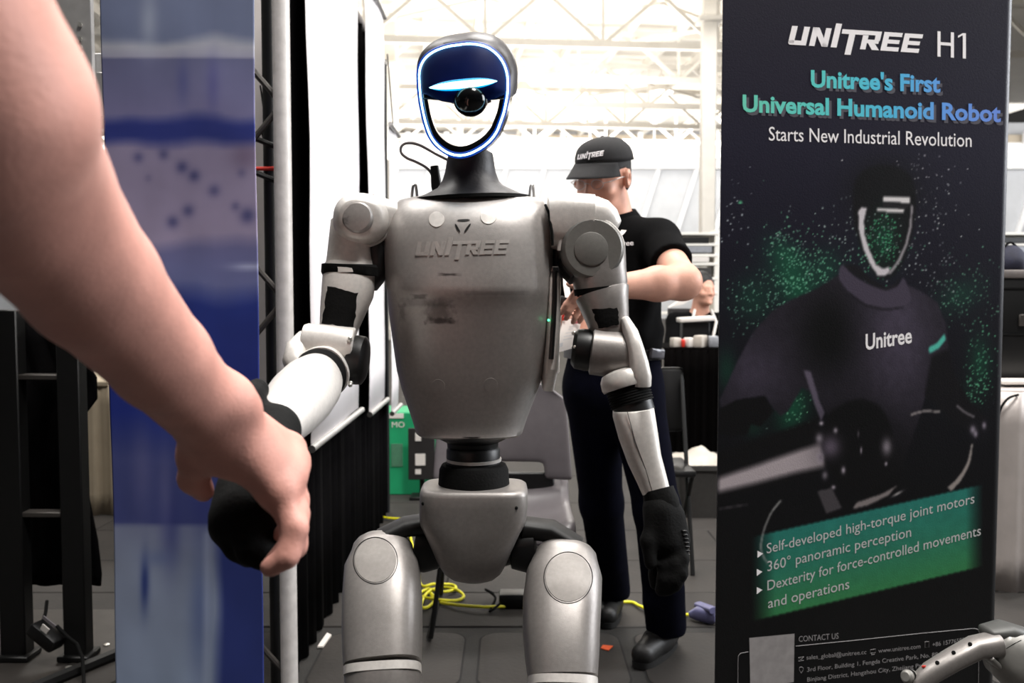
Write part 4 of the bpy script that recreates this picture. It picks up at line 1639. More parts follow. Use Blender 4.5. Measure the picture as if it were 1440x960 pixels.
# forearm pointing at the viewer
a0, a1 = P(452, 524, 1.36), P(384, 604, 1.09)
aF = (a1 - a0).normalized()
part(MB().limb([(a0 - aF * .03, .028, .026), (a0 - aF * .01, .039, .037), (a0 + aF * .004, .0415, .040), (a0 + aF * .012, .041, .0395)], (1, 0, .5), 2.3, 36, .008), 'forearm_collar', M['silver_pale_lit'], 'pale collar ring round the forearm')
part(MB().lathe([(.0385, .0), (.0395, .012), (.0395, .018), (.036, .024), (.036, .045)], a0, aF, 40), 'forearm_bearing', M['black_rubber'], 'black bearing ring of the forearm')
part(MB().limb([(a0 + aF * .036, .0345, .0345), (a0 + aF * .040, .038, .038), (a0 + aF * .075, .0425, .0425), (a0 + aF * .13, .0435, .0430), (a0 + aF * .19, .0400, .039), (a0 + aF * .24, .034, .033), (a0 + aF * .285, .029, .028)], (1, 0, .5), 2.2, 40, 0, .004), 'forearm', M['silver_pale_lit'], 'white tapered forearm shell pointing forward')
fa = [o for o in rob.children if o.name.startswith('forearm')][-1]
bfa = bvh_of(fa)
for px, py, r in ((457, 530, 2.8), (411, 582, 3.4)):
    h = hit(bfa, px, py, .0004)
    if h:
        MB().ell(h, (r * 1.2 / F, .0015, r * 1.5 * 1.2 / F), None, 12, 8).build('screw_hole', M['black_rubber'], rob)
part(MB().ell(P(400, 591, 1.062), (.006, .008, .008), None, 14, 10), 'wrist_bolt', M['black_plastic'])
# held hand
gl = [cap(Pn(384, 606, 1.075), Pn(368, 655, 1.02), .033, .034, .02), cap(Pn(368, 655, 1.02), Pn(352, 720, .965), .034, .036, .02), cap(Pn(340, 690, .985), Pn(326, 735, .965), .024, .022, .02),
      cap(Pn(392, 650, 1.03), Pn(385, 700, .99), .02, .018, .02), cap(Pn(362, 548, 1.10), Pn(352, 560, 1.08), .014, .014, .012), cap(Pn(352, 560, 1.08), Pn(370, 620, 1.06), .014, .016, .012)]
fing = [[(350, 722, .96), (345, 752, .945), (352, 775, .935), (368, 785, .935)],
        [(364, 722, .965), (364, 755, .95), (372, 778, .94), (384, 775, .945)],
        [(336, 720, .975), (328, 748, .965), (334, 770, .955), (350, 782, .95)],
        [(322, 705, .99), (313, 725, .98), (315, 745, .97), (326, 760, .965)]]
for fg in fing:
    for a, b in zip(fg[:-1], fg[1:]):
        gl.append(cap(Pn(*a), Pn(*b), .0135, .012, .008))
o = sdf_mesh('robot_hand', gl, .0032, M['black_rubber'], rob)
tag(o, 'black gloved robot hand inside the human grip')

# ---- waist
wz = lambda y: P(660, y, 1.47).z
wx = P(664, 640, 1.47).x
part(MB().lathe([(.066, wz(608)), (.060, wz(616)), (.042, wz(624)), (.040, wz(640))], (wx, 1.49, 0), (0, 0, 1), 40), 'waist_cone', M['black_plastic'])
part(MB().lathe([(.040, wz(655)), (.0435, wz(653)), (.0435, wz(634)), (.0405, wz(630.5)), (.035, wz(630))], (wx + .001, 1.485, 0), (0, 0, 1), 40), 'waist_bearing', M['black_plastic'])
part(MB().lathe([(.0445, wz(650)), (.0448, wz(646)), (.041, wz(645))], (wx + .002, 1.485, 0), (0, 0, 1), 40), 'waist_washer', M['silver_pale_lit'])
part(MB().lathe([(.052, wz(690)), (.058, wz(686)), (.056, wz(662)), (.052, wz(655)), (.046, wz(653))], (wx + .002, 1.485, 0), (0, 0, 1), 40), 'waist_motor', M['black_rubber'], 'wide black waist motor')
# ---- pelvis shield
YP = 1.475
psec = [(681, 603, 731, -.044, .050, 4.2), (681.6, 597, 737, -.052, .056, 4.4), (684, 593.5, 740.5, -.057, .060, 4.6), (690, 592, 742, -.059, .060, 4.6), (705, 591.5, 742, -.060, .058, 4.4), (725, 592, 740, -.060, .052, 4.2),
        (733, 593.5, 737, -.060, .048, 4), (742, 598, 732, -.060, .044, 3.8), (755, 604, 726, -.059, .04, 3.6), (770, 611, 719, -.057, .036, 3.6), (785, 617, 713, -.054, .032, 3.4), (800, 626, 705, -.048, .028, 3.2), (808, 636, 696, -.040, .02, 3), (813, 650, 684, -.028, .01, 2.5)]
rings = []
for y, l, r, fo, ba, e in psec:
    a, b = P(l, y, YP), P(r, y, YP)
    cx = (a.x + b.x) / 2
    hx = (b.x - a.x) / 2
    cy = YP + (fo + ba) / 2
    hy = (ba - fo) / 2
    row = []
    for k in range(56):
        q = 2 * math.pi * k / 56
        ca, sa = math.cos(q), math.sin(q)
        row.append(Vector((cx + math.copysign(abs(ca) ** (2 / e), ca) * hx, cy + math.copysign(abs(sa) ** (2 / e), sa) * hy, a.z)))
    rings.append(row)
pel = part(MB().loft(rings), 'pelvis_shield', M['silver'], 'silver shield-shaped pelvis cover', sharp=50)
bp_ = bvh_of(pel)
for px, py in ((595, 708), (726, 714)):
    h = hit(bp_, px, py, .0003)
    if h:
        MB().ell(h, (.0026, .0016, .0028), None, 12, 8).build('screw_hole', M['black_rubber'], rob)
# hip motors and links
for s, cx_, nm in ((-1, 600, 'hip_motor'), (1, 738, 'hip_motor')):
    part(MB().limb([(P(cx_ - s * 18, 770, 1.49), .03, .04), (P(cx_, 770, 1.49), .036, .045), (P(cx_ + s * 14, 768, 1.49), .036, .045)], (0, 0, 1), 3, 28, .004, .004), nm, M['black_plastic'])
part(MB().limb([(P(604, 736, 1.48), .016, .03), (P(570, 740, 1.48), .014, .03), (P(535, 756, 1.47), .012, .026)], (0, 0, 1), 3, 20), 'hip_link', M['black_metal'])
part(MB().limb([(P(735, 741, 1.48), .016, .03), (P(775, 746, 1.48), .016, .03), (P(815, 768, 1.47), .012, .026)], (0, 0, 1), 3, 20), 'hip_link', M['black_metal'])
part(MB().limb([(P(608, 760, 1.49), .03, .03), (P(660, 780, 1.50), .034, .03), (P(728, 762, 1.49), .03, .03)], (0, 0, 1), 3, 24), 'hip_frame', M['black_plastic'])


def leg(side, secs, disc, seam, dr_):
    bt = MB().limb([(P(x, y, Y), px2m(w, Y), d) for x, y, Y, w, d in secs], (1, 0, 0), 2.9, 40, .036, 0)
    th = part(bt, 'thigh', M['silver'], None, sharp=50)
    bv = bvh_of(th)
    px, py, r = disc
    rg = [hit(bv, px + r * 1.05 * math.cos(q), py + r * 1.11 * math.sin(q), .0004) for q in [2 * math.pi * k / 36 for k in range(36)]]
    mb = disc_on(bv, px, py, r, r * 1.07, .0009)
    part(mb, 'thigh_cap', M['silver_disc'], 'round flat cap on the thigh')
    part(MB().tube(rg, .0006, 6, True), 'cap_groove', M['black_rubber'])
    return th


# thighs slope forward to the knees, below the frame the shins go back to the feet
thL = leg('l', [(539, 778, 1.47, 44, .046), (538, 800, 1.455, 53, .054), (538, 840, 1.42, 56, .058), (538, 880, 1.395, 56.5, .058), (538, 912, 1.375, 56, .058), (538.5, 934, 1.362, 55, .057)], (528, 788, 29.5), 936, 0)
thR = leg('r', [(795, 792, 1.46, 46, .048), (793, 815, 1.44, 54, .056), (790, 850, 1.405, 56, .058), (789, 890, 1.375, 55, .058), (790, 925, 1.352, 53, .057), (791, 952, 1.338, 50, .055)], (799, 812, 32.5), 955, 0)
for (x, y, Y, w), xk, nm in (((538.5, 936, 1.361, 54.5), 541, 'l'), ((791, 954, 1.337, 50), 796, 'r')):
    k0 = P(x, y, Y)
    k1 = P(x, y + 12, Y - .006)
    k2 = P(x + 1, y + 60, Y - .03)
    w_ = px2m(w, Y)
    part(MB().limb([(k0, w_, .0575), (k1, w_ * 1.0, .0575)], (1, 0, 0), 2.9, 40), 'knee_band', M['silver_pale_lit'])
    part(MB().limb([(k1 - Vector((0, 0, .001)), w_ * .985, .057), (k2, w_ * .97, .056), (k2 + Vector((0, 0, -.05)), w_ * .8, .05)], (1, 0, 0), 2.7, 36, 0, .03), 'knee', M['silver'])
    kz = k2.z - .03
    ank = Vector((k2.x, 1.50, .10))
    kk = Vector((k2.x, k2.y + .01, kz))
    part(MB().limb([(kk, .045, .05), (kk.lerp(ank, .25), .046, .052), (kk.lerp(ank, .6), .034, .04), (ank, .026, .03)], (1, 0, 0), 2.6, 32, .02, .01), 'shin', M['silver'])
    part(MB().limb([(ank + Vector((0, .07, -.07)), .03, .022), (ank + Vector((0, 0, -.065)), .036, .03), (ank + Vector((0, -.07, -.075)), .04, .022), (ank + Vector((0, -.13, -.08)), .034, .016)], (1, 0, 0), 3.2, 24, .012, .012), 'foot', M['black_rubber'])

# ================================================================= PEOPLE
def head_prims():
    P_ = []
    P_.append(ell((0, .012, .035), (.076, .096, .092), k=.001))
    P_.append(ell((0, -.022, -.03), (.062, .068, .088), k=.03))
    P_.append(ell((0, -.034, -.085), (.046, .05, .034), k=.025))
    P_.append(cap((-.034, -.079, .016), (.034, -.079, .016), .012, k=.014))
    for s in (-1, 1):
        P_.append(ell((s * .042, -.058, -.032), (.024, .024, .022), k=.02))
        P_.append(ell((s * .031, -.101, -.002), (.019, .014, .013), k=.012, op='s'))
        P_.append(ell((s * .031, -.076, -.003), (.0165, .0135, .0125), k=.004))
    P_.append(cap((0, -.086, .008), (0, -.106, -.034), .008, .012, k=.012))
    for s in (-1, 1):
        P_.append(ell((s * .012, -.094, -.038), (.009, .011, .008), k=.008))
    P_.append(cap((-.020, -.086, -.062), (.020, -.086, -.062), .0065, k=.007))
    P_.append(cap((-.017, -.085, -.071), (.017, -.085, -.071), .0075, k=.006))
    P_.append(ell((0, -.082, -.1), (.022, .018, .016), k=.018))
    for s in (-1, 1):
        P_.append(ell((s * .081, .012, -.006), (.012, .021, .034), np.array(Euler((.15, s * .15, s * .35)).to_matrix()), k=.006))
        P_.append(ell((s * .088, .008, -.004), (.007, .009, .016), k=.006, op='s'))
    P_.append(cap((0, .022, -.07), (0, .04, -.17), .054, .058, k=.02))
    return P_


def lerp(a, b, t_):
    return tuple(a[i] + (b[i] - a[i]) * t_ for i in range(3))


# ---- the man in the cap
hR = (Matrix.Rotation(R_(-38), 3, 'Z') @ Matrix.Rotation(R_(16), 3, 'X') @ Matrix.Rotation(R_(3), 3, 'Y'))
hC = P(849, 250, 3.0)
man = thing('person', 'man in a black cap and polo shirt looking down behind the robot', 'person', (.42, 3.2, 0))
shl, shr = (.468, 2.965, 1.405), (.17, 3.11, 1.405)
elb = (.503, 2.72, 1.272)
wri = tuple(P(856, 403, 2.60))
elr, wrr = (.075, 3.0, 1.17), tuple(P(818, 452, 2.80))
prims = xform(head_prims(), hR, hC)
nb = (.345, 3.06, 1.44)
prims += [cap(tuple(hC + hR @ Vector((0, .03, -.08))), nb, .052, .058, .03), ell((.325, 3.05, 1.3), (.15, .10, .18), k=.05), ell((.335, 3.05, 1.08), (.112, .082, .16), k=.05),
          cap(shl, shr, .05, .05, .04), cap(shl, elb, .05, .048, .03), cap(elb, lerp(elb, wri, .35), .050, .049, .03), cap(lerp(elb, wri, .35), wri, .049, .031, .02),
          cap(shr, elr, .05, .044, .03), cap(elr, wrr, .044, .03, .03)]
# left hand
kn = [P(826, 404, 2.58), P(829, 412, 2.585), P(831, 420, 2.595), P(832, 428, 2.61)]
for q in kn:
    prims.append(cap(wri, tuple(q), .024, .013, .02))
for ch in ([(826, 404, 2.58), (808, 412, 2.57), (796, 428, 2.575), (788, 441, 2.585)], [(829, 412, 2.585), (811, 424, 2.575), (801, 437, 2.58), (796, 448, 2.59)],
           [(831, 420, 2.595), (816, 433, 2.585), (809, 445, 2.59), (806, 453, 2.60)], [(832, 428, 2.61), (822, 438, 2.60), (818, 446, 2.605), (815, 452, 2.61)],
           [(845, 402, 2.56), (822, 400, 2.55), (806, 402, 2.555), (799, 399, 2.56)]):
    for a, b in zip(ch[:-1], ch[1:]):
        prims.append(cap(Pn(*a), Pn(*b), .0095, .0085, .005))
# right hand under the tablet
for k, (dx, dy) in enumerate(((-6, 4), (-2, 10), (3, 15), (8, 18))):
    a = (812 + dx, 456 + dy, 2.78)
    prims.append(cap(wrr, Pn(*a), .018, .012, .015))
    prims.append(cap(Pn(*a), Pn(a[0] - 8, a[1] + 6, 2.72), .009, .008, .005))
prims.append(cap(wrr, Pn(806, 448, 2.76), .012, .009, .01))
# legs inside the trousers
hipl, hipr = (.40, 3.04, .93), (.27, 3.08, .93)
knl, knr = (.475, 2.99, .53), (.315, 3.22, .50)
anl, anr = (.525, 3.14, .11), (.385, 3.52, .12)
prims += [ell((.335, 3.06, .96), (.135, .1, .12), k=.04), cap(hipl, knl, .075, .05, .03), cap(knl, anl, .05, .035, .02), cap(hipr, knr, .075, .05, .03), cap(knr, anr, .05, .035, .02),
          cap(anl, (.50, 3.11, .05), .03, .02, .01), cap(anr, (.375, 3.46, .05), .03, .02, .01)]
sdf_mesh('body', prims, .0052, M['skin'], man)
bodyR = np.array(Matrix.Rotation(R_(24), 3, 'Z').transposed())
polo = [ell((.325, 3.05, 1.31), (.175, .122, .19), bodyR, k=.03), ell((.335, 3.05, 1.14), (.158, .118, .17), bodyR, k=.06), cap(shl, shr, .066, .066, .05),
        cap(lerp(nb, shl, .25), lerp(nb, shl, .95), .05, .05, .04), cap(lerp(nb, shr, .25), lerp(nb, shr, .95), .05, .05, .04),
        cap(shl, lerp(shl, elb, .58), .066, .067, .03), cap(shr, lerp(shr, elr, .55), .066, .068, .03), ell((.335, 3.05, 1.075), (.161, .122, .11), bodyR, k=.03),
        cap((.44, 2.95, 1.25), (.40, 2.93, 1.12), .02, .02, .04), cap((.47, 3.0, 1.12), (.40, 2.97, 1.06), .018, .015, .03)]
zhem = 1.045
sle = np.array(lerp(shl, elb, .56))
sln = (np.array(elb) - np.array(shl))
sln /= np.linalg.norm(sln)
sdf_mesh('polo_shirt', polo, .006, M['polo'], man,
         cut=lambda X, Y, Z: np.maximum(zhem - Z, np.where((X - sle[0]) ** 2 + (Y - sle[1]) ** 2 + (Z - sle[2]) ** 2 < .13 ** 2, (X - sle[0]) * sln[0] + (Y - sle[1]) * sln[1] + (Z - sle[2]) * sln[2], -1)))
# collar of the polo
mb = MB()
nax = ((hC + hR @ Vector((0, .03, -.08))) - Vector(nb)).normalized()
ct = Vector(nb) + nax * .012
s_ = nax.cross(Vector((0, 1, 0))).normalized()
u_ = nax.cross(s_).normalized()
ra, rb = [], []
for k in range(29):
    q = R_(65 + 26) + R_(308) * k / 28
    dvec = s_ * math.cos(q) + u_ * math.sin(q)
    ra.append((ct + dvec * .092 - nax * .004, ct + dvec * .098 + nax * .002, ct + dvec * .074 + nax * .05, ct + dvec * .068 + nax * .05, ct + dvec * .066 + nax * .01))
mb.loft([list(r) for r in ra])
mb.build('shirt_collar', M['polo'], man)
tro = [ell((.335, 3.058, .99), (.156, .121, .20), bodyR, k=.03), ell((.335, 3.06, .90), (.155, .122, .10), bodyR, k=.04), cap(hipl, knl, .096, .074, .04), cap(knl, (.53, 3.125, .10), .074, .070, .03),
       cap(hipr, knr, .096, .074, .04), cap(knr, (.385, 3.50, .10), .074, .070, .03), cap((.50, 3.0, .33), (.545, 3.1, .22), .03, .02, .04), cap((.47, 3.05, .2), (.51, 3.1, .14), .03, .03, .03),
       cap((.36, 3.35, .25), (.35, 3.46, .16), .03, .03, .03)]
sdf_mesh('trousers', tro, .007, M['navy'], man, cut=lambda X, Y, Z: np.maximum(Z - 1.06, .072 - Z))
# belt
mb = MB()
rings = []
for k in range(36):
    q = 2 * math.pi * k / 36
    d = Vector((math.cos(q) * .163, math.sin(q) * .128, 0))
    d = Vector(np.array(Matrix.Rotation(R_(-24), 3, 'Z')) @ np.array(d))
    n_ = d.normalized()
    b_ = Vector((.335, 3.055, 0)) + d
    rings.append([b_ + Vector((0, 0, 1.025)), b_ + n_ * .005 + Vector((0, 0, 1.026)), b_ + n_ * .005 + Vector((0, 0, 1.058)), b_ + Vector((0, 0, 1.06))])
mb.loft(rings, loop=True)
mb.build('belt', M['shoe'], man)
c_ = P(925, 497, 2.93)
MB().limb([(P(915, 496, 2.925), .016, .008), (P(932, 498, 2.96), .016, .008)], (0, 0, 1), 4, 16, .002, .002).build('belt_patch', mat('glossy_grey', (92, 92, 98), .2, .2), man)  # small glossy grey piece at the right of the belt


def shoe(heel, toe, parent):
    h, t_ = np.array(heel), np.array(toe)
    d = (t_ - h) / np.linalg.norm(t_ - h)
    pr = [cap(h + d * .035 + (0, 0, .05), h + d * .12 + (0, 0, .05), .042, .044, .03), cap(h + d * .10 + (0, 0, .045), h + d * .235 + (0, 0, .038), .046, .040, .03), cap(h + d * .03 + (0, 0, .08), h + d * .07 + (0, 0, .1), .042, .038, .03)]
    sdf_mesh('shoe', pr, .006, M['shoe'], parent, cut=lambda X, Y, Z: np.maximum(.012 - Z, Z - .115))
    sd = Vector((-d[1], d[0], 0))
    dv = Vector(d)
    H = Vector(h)
    out = []
    for k in range(30):
        q = 2 * math.pi * k / 30
        x = math.cos(q)
        out.append(H + dv * (.13 + .145 * x) + sd * (.047 + .004 * x) * math.copysign(abs(math.sin(q)) ** .7, math.sin(q)))
    sole = MB().loft([[p + Vector((0, 0, .002)) for p in out], [p + Vector((0, 0, .022)) for p in out]])
    sole.build('shoe_sole', M['sole'], parent)
    for k in range(3):
        a = H + dv * (.12 + k * .022) + Vector((0, 0, .094 - k * .006))
        MB().tube([a - sd * .022, a + Vector((0, 0, .004)), a + sd * .022], .003, 6).build('shoe_lace', M['sole'], parent)


shoe((.565, 3.215, 0), (.425, 3.0, 0), man)
shoe((.40, 3.62, 0), (.35, 3.37, 0), man)
# hair and cap in the head's own frame
hair = xform([ell((0, .016, .036), (.0785, .098, .094), k=.001), ell((0, .055, -.02), (.062, .05, .05), k=.02), ell((0, -.09, -.03), (.075, .085, .09), k=.01, op='s'), ell((0, -.10, .03), (.07, .05, .05), k=.01, op='s')]
             + [ell((s_ * .085, -.004, -.012), (.03, .042, .04), k=.008, op='s') for s_ in (-1, 1)], hR, hC)
sdf_mesh('hair', hair, .004, M['hair'], man)


def HL(x, y, z):
    return hC + hR @ Vector((x, y, z))


rings = []
for i in range(11):
    a = math.pi / 2 * i / 10
    q = math.cos(a) ** .75 if i < 10 else .02
    z = .050 + .077 * math.sin(a) ** .9
    rings.append([HL(.089 * q * math.cos(b), .014 + .108 * q * math.sin(b), z - .010 * math.sin(b) * (1 - i / 10)) for b in [2 * math.pi * k / 40 for k in range(40)]])
capo = MB().loft(rings, False, True).build('cap_crown', M['cap'], man)
capo.modifiers.new('thick', 'SOLIDIFY').thickness = .003
MB().ell(HL(0, .014, .127), (.008, .008, .005), None, 12, 8).build('cap_button', M['cap'], man)
Vs, Qs = [], []
for i in range(8):
    s = i / 7
    for j in range(21):
        q = -1 + 2 * j / 20
        ang = q * R_(62)
        x0_, y0_ = .088 * math.sin(ang), .014 - .107 * math.cos(ang)
        ext = .075 * math.cos(q * math.pi / 2) ** .55
        x_, y_ = x0_ * (1 + .08 * s), y0_ - ext * s
        z_ = .050 + .010 * math.cos(ang) - s * .034 - .012 * (q * q) * (.2 + .8 * s)
        Vs.append(tuple(HL(x_, y_, z_)))
for i in range(7):
    for j in range(20):
        a = i * 21 + j
        Qs.append((a, a + 1, a + 22, a + 21))
o = np_mesh('cap_brim', Vs, Qs, M['cap'], man)
o.modifiers.new('thick', 'SOLIDIFY').thickness = .003
bc = bvh_of(capo)
v, f = LOGO
o = print_on(bc, 'cap_lettering', v, f, (812, 224.5), (849, 218.5), 7.0, M['white_ink'], man, (0.05, -1), .0012)
# glasses
for s in (-1, 1):
    pts = [HL(s * .033 + .022 * math.cos(q), -.098 + .004 * abs(math.cos(q)), -.004 + .015 * math.sin(q)) for q in [2 * math.pi * k / 20 for k in range(20)]]
    MB().tube(pts, .0011, 6, True).build('glasses_rim', M['alu'], man)
    MB().add(pts, [list(range(20))]).build('glasses_lens', M['lens'], man)
    MB().tube([HL(s * .055, -.097, 0), HL(s * .072, -.085, .002), HL(s * .080, -.02, .004), HL(s * .083, .012, .0)], .0016, 6).build('glasses_temple', M['alu'], man)
MB().tube([HL(-.011, -.1, -.002), HL(0, -.106, .002), HL(.011, -.1, -.002)], .0012, 6).build('glasses_bridge', M['alu'], man)
for s in (-1, 1):
    MB().tube([HL(s * .014, -.088, .019), HL(s * .03, -.09, .024), HL(s * .046, -.08, .02)], [.002, .0032, .0015], 8).build('eyebrow', M['hair'], man)
# shirt print at the chest
shirt = [o for o in man.children if o.name.startswith('polo_shirt')][0]
bsh = bvh_of(shirt)
v, f = text2d('Unitree', .012)
print_on(bsh, 'shirt_lettering', v, f, (855, 347), (891, 344.5), 10, M['white_ink'], man, (0, -1), .002)
# lanyard and badge
ly = [(878, 322, 2.95), (872, 330, 2.90), (850, 345, 2.88), (815, 360, 2.85), (799, 375, 2.80), (796, 395, 2.74), (799, 418, 2.70)]
pts = spline([P(*a) for a in ly], 5)
rings = []
for i, p in enumerate(pts):
    rings.append([p + Vector((-.0085, 0, 0)), p + Vector((.0085, 0, 0)), p + Vector((.0085, .0015, 0)), p + Vector((-.0085, .0015, 0))])
MB().loft(rings).build('lanyard', M['paper'], man)
bq = [P(792, 449, 2.66), P(818, 448, 2.68), P(810, 488, 2.66), P(780, 497, 2.63)]
MB().prism(bq, (0, .004, 0)).build('badge', M['paper'], man)
bn = (bq[1] - bq[0]).cross(bq[3] - bq[0]).normalized()
if bn.y > 0:
    bn = -bn
for (u0, v0, u1, v1) in ((.42, .22, .66, .26), (.4, .3, .64, .34), (.3, .42, .75, .45), (.25, .52, .8, .55), (.25, .62, .7, .65), (.1, .72, .3, .84)):
    def bq_(u, w_):
        return (bq[0] * (1 - u) + bq[1] * u) * (1 - w_) + (bq[3] * (1 - u) + bq[2] * u) * w_ + bn * .001
    MB().add([bq_(u0, v0), bq_(u1, v0), bq_(u1, v1), bq_(u0, v1)], [[0, 1, 2, 3]]).build('badge_print', M['grey_ink2'], man)
MB().box(P(793, 446, 2.655), (.012, .004, .018), None, .001, 1).build('badge_clip', M['red'], man)
MB().box(P(811, 452, 2.664), (.02, .003, .012), None, .001, 1).build('badge_ribbon', mat('pink_ribbon', (205, 110, 118), .6), man)
# folder and controller he holds
t = thing('controller', 'black handheld controller held by the man in the cap', 'controller', tuple(P(788, 425, 2.72)))
MB().box(P(789, 424, 2.72), (.07, .03, .035), Euler((0, .2, 0)).to_matrix(), .008, 2).build('body', M['black_plastic'], t)
MB().box(P(779, 417, 2.70), (.012, .012, .02), None, .003, 2).build('thumb_stick', M['black_rubber'], t)
t = thing('paper_sheet', 'white sheet of paper beside the name badge, behind the robot torso', 'paper', tuple(P(782, 495, 2.75)))
MB().prism([P(775, 438, 2.74), P(790, 441, 2.74), P(786, 494, 2.72), P(772, 496, 2.72)], (0, .003, 0)).build('sheet', M['paper'], t)
t = thing('white_carton', 'small white carton at the belt of the man in the cap', 'box', tuple(P(778, 525, 2.85)))
MB().box(P(777, 511, 2.86), (.04, .05, .055), None, .003, 1).build('carton', M['paper'], t)

# ---- person in the foreground whose arm leads the robot
fore = thing('person', 'bare forearm and hand at the left reaching in to hold the robot hand', 'person', (-.52, .30, 0))
W = Pn(298, 585, .86)
E = Pn(-36, 150, .50)
A1, A2, A3 = Pn(22, 262, .58), Pn(128, 396, .67), Pn(226, 506, .77)
Sh = np.array((-.33, .34, 1.56))
K = [Pn(390, 694, .895), Pn(402, 672, .915), Pn(408, 653, .935), Pn(403, 634, .955)]
mid = A1
ap = [cap(E, A1, .059, .055, .01), cap(A1, A2, .055, .0475, .01), cap(A2, A3, .0475, .041, .01), cap(A3, W, .041, .0365, .01),
      cap(Pn(326, 566, .85), Pn(338, 575, .865), .022, .018, .025),
      cap(Sh, E, .064, .060, .012)]
# palm: web of metacarpals
for kx in K:
    ap.append(cap(W, kx, .030, .0165, .012))
ap.append(cap((W + K[1]) / 2, K[1] * .9 + W * .1, .022, .018, .012))
ap.append(cap((W + K[3]) / 2, K[3], .02, .016, .012))
ap.append(cap(K[0], K[1], .0145, .014, .016))
ap.append(cap(K[1], K[2], .014, .0135, .016))
ap.append(cap(K[2], K[3], .0135, .013, .016))
for kx, r in zip(K, (.0135, .013, .012, .011)):
    ap.append(ell(kx + (0.004, 0, .004), (r, r, r), k=.012))
fingers = [[K[0], Pn(414, 742, .885), Pn(404, 782, .875), Pn(380, 797, .875)],
           [K[1], Pn(416, 722, .905), Pn(416, 768, .895), Pn(384, 796, .892)],
           [K[2], Pn(417, 704, .93), Pn(417, 750, .92), Pn(384, 790, .912)],
           [K[3], Pn(412, 682, .955), Pn(415, 722, .95), Pn(394, 752, .945)]]
for fg, r in zip(fingers, (.0138, .0138, .013, .0118)):
    rr = [r, r * .95, r * .86, r * .74]
    for i in range(3):
        ap.append(cap(fg[i], fg[i + 1], rr[i], rr[i + 1], .004))
    ap.append(ell(fg[1], (r * 1.02, r * 1.02, r * 1.02), k=.004))
# thumb along the near side of the palm, folded under
th = [W * .72 + K[0] * .28 + np.array((-.014, .01, -.012)), Pn(280, 640, .885), Pn(272, 672, .90), Pn(286, 690, .915)]
for i, (r0, r1) in enumerate(((.026, .019), (.0165, .0145), (.0145, .0115))):
    ap.append(cap(th[i], th[i + 1], r0, r1, .02 if i == 0 else .008))
ap.append(cap(W, th[1], .026, .019, .012))
# rest of the figure, outside the frame
fR = Matrix.Rotation(R_(25), 3, 'Z')
fH = Vector((-.56, .22, 1.74))
ap += xform(head_prims(), fR.transposed(), fH)
fS2 = np.array((-.74, .20, 1.55))
E2 = np.array((-.80, .12, 1.26))
W2 = np.array((-.78, .24, 1.02))
ap += [cap((-.56, .24, 1.66), (-.54, .27, 1.56), .058, .06, .03), cap(Sh + (-.02, 0, -.01), fS2, .055, .055, .04), ell((-.54, .27, 1.40), (.15, .10, .2), k=.04), cap(fS2, E2, .05, .044, .03), cap(E2, W2, .044, .03, .03)]
for k in range(4):
    a = W2 + np.array((-.03 + .02 * k, .04, -.09))
    ap.append(cap(W2, a, .022, .012, .015))
    ap.append(cap(a, a + (0, .02, -.05), .0095, .009, .005))
    ap.append(cap(a + (0, .02, -.05), a + (0, .0, -.075), .009, .008, .005))
ap.append(cap(W2, W2 + (.045, .04, -.06), .016, .011, .012))
sdf_mesh('body', ap, .0042, M['skin_fore'], fore)
shirtp = [cap((-.36, .33, 1.54), fS2, .072, .072, .05), ell((-.54, .26, 1.38), (.19, .13, .22), k=.05), ell((-.54, .25, 1.12), (.175, .13, .22), k=.06), cap(Sh, Sh * .6 + E * .4, .073, .078, .03), cap(fS2, fS2 * .5 + E2 * .5, .066, .068, .03)]
sdf_mesh('t_shirt', shirtp, .011, mat('grey_jersey', (70, 72, 80), .9), fore, cut=lambda X, Y, Z: .95 - Z)
tp = [ell((-.54, .25, .96), (.17, .13, .12), k=.04), cap((-.45, .25, .9), (-.44, .24, .5), .095, .072, .03), cap((-.44, .24, .5), (-.44, .22, .1), .072, .064, .03), cap((-.63, .24, .9), (-.64, .20, .5), .095, .072, .03), cap((-.64, .2, .5), (-.65, .16, .1), .072, .064, .03)]
sdf_mesh('trousers', tp, .012, M['navy'], fore, cut=lambda X, Y, Z: np.maximum(Z - 1.04, .05 - Z))
shoe((-.44, .17, 0), (-.42, .44, 0), fore)
shoe((-.66, .11, 0), (-.68, .38, 0), fore)
hairf = xform([ell((0, .018, .04), (.082, .1, .096), k=.001), ell((0, .05, -.03), (.07, .06, .06), k=.02), ell((0, -.1, -.02), (.075, .07, .09), k=.01, op='s')], fR.transposed(), fH)
sdf_mesh('hair', hairf, .007, M['hair'], fore)

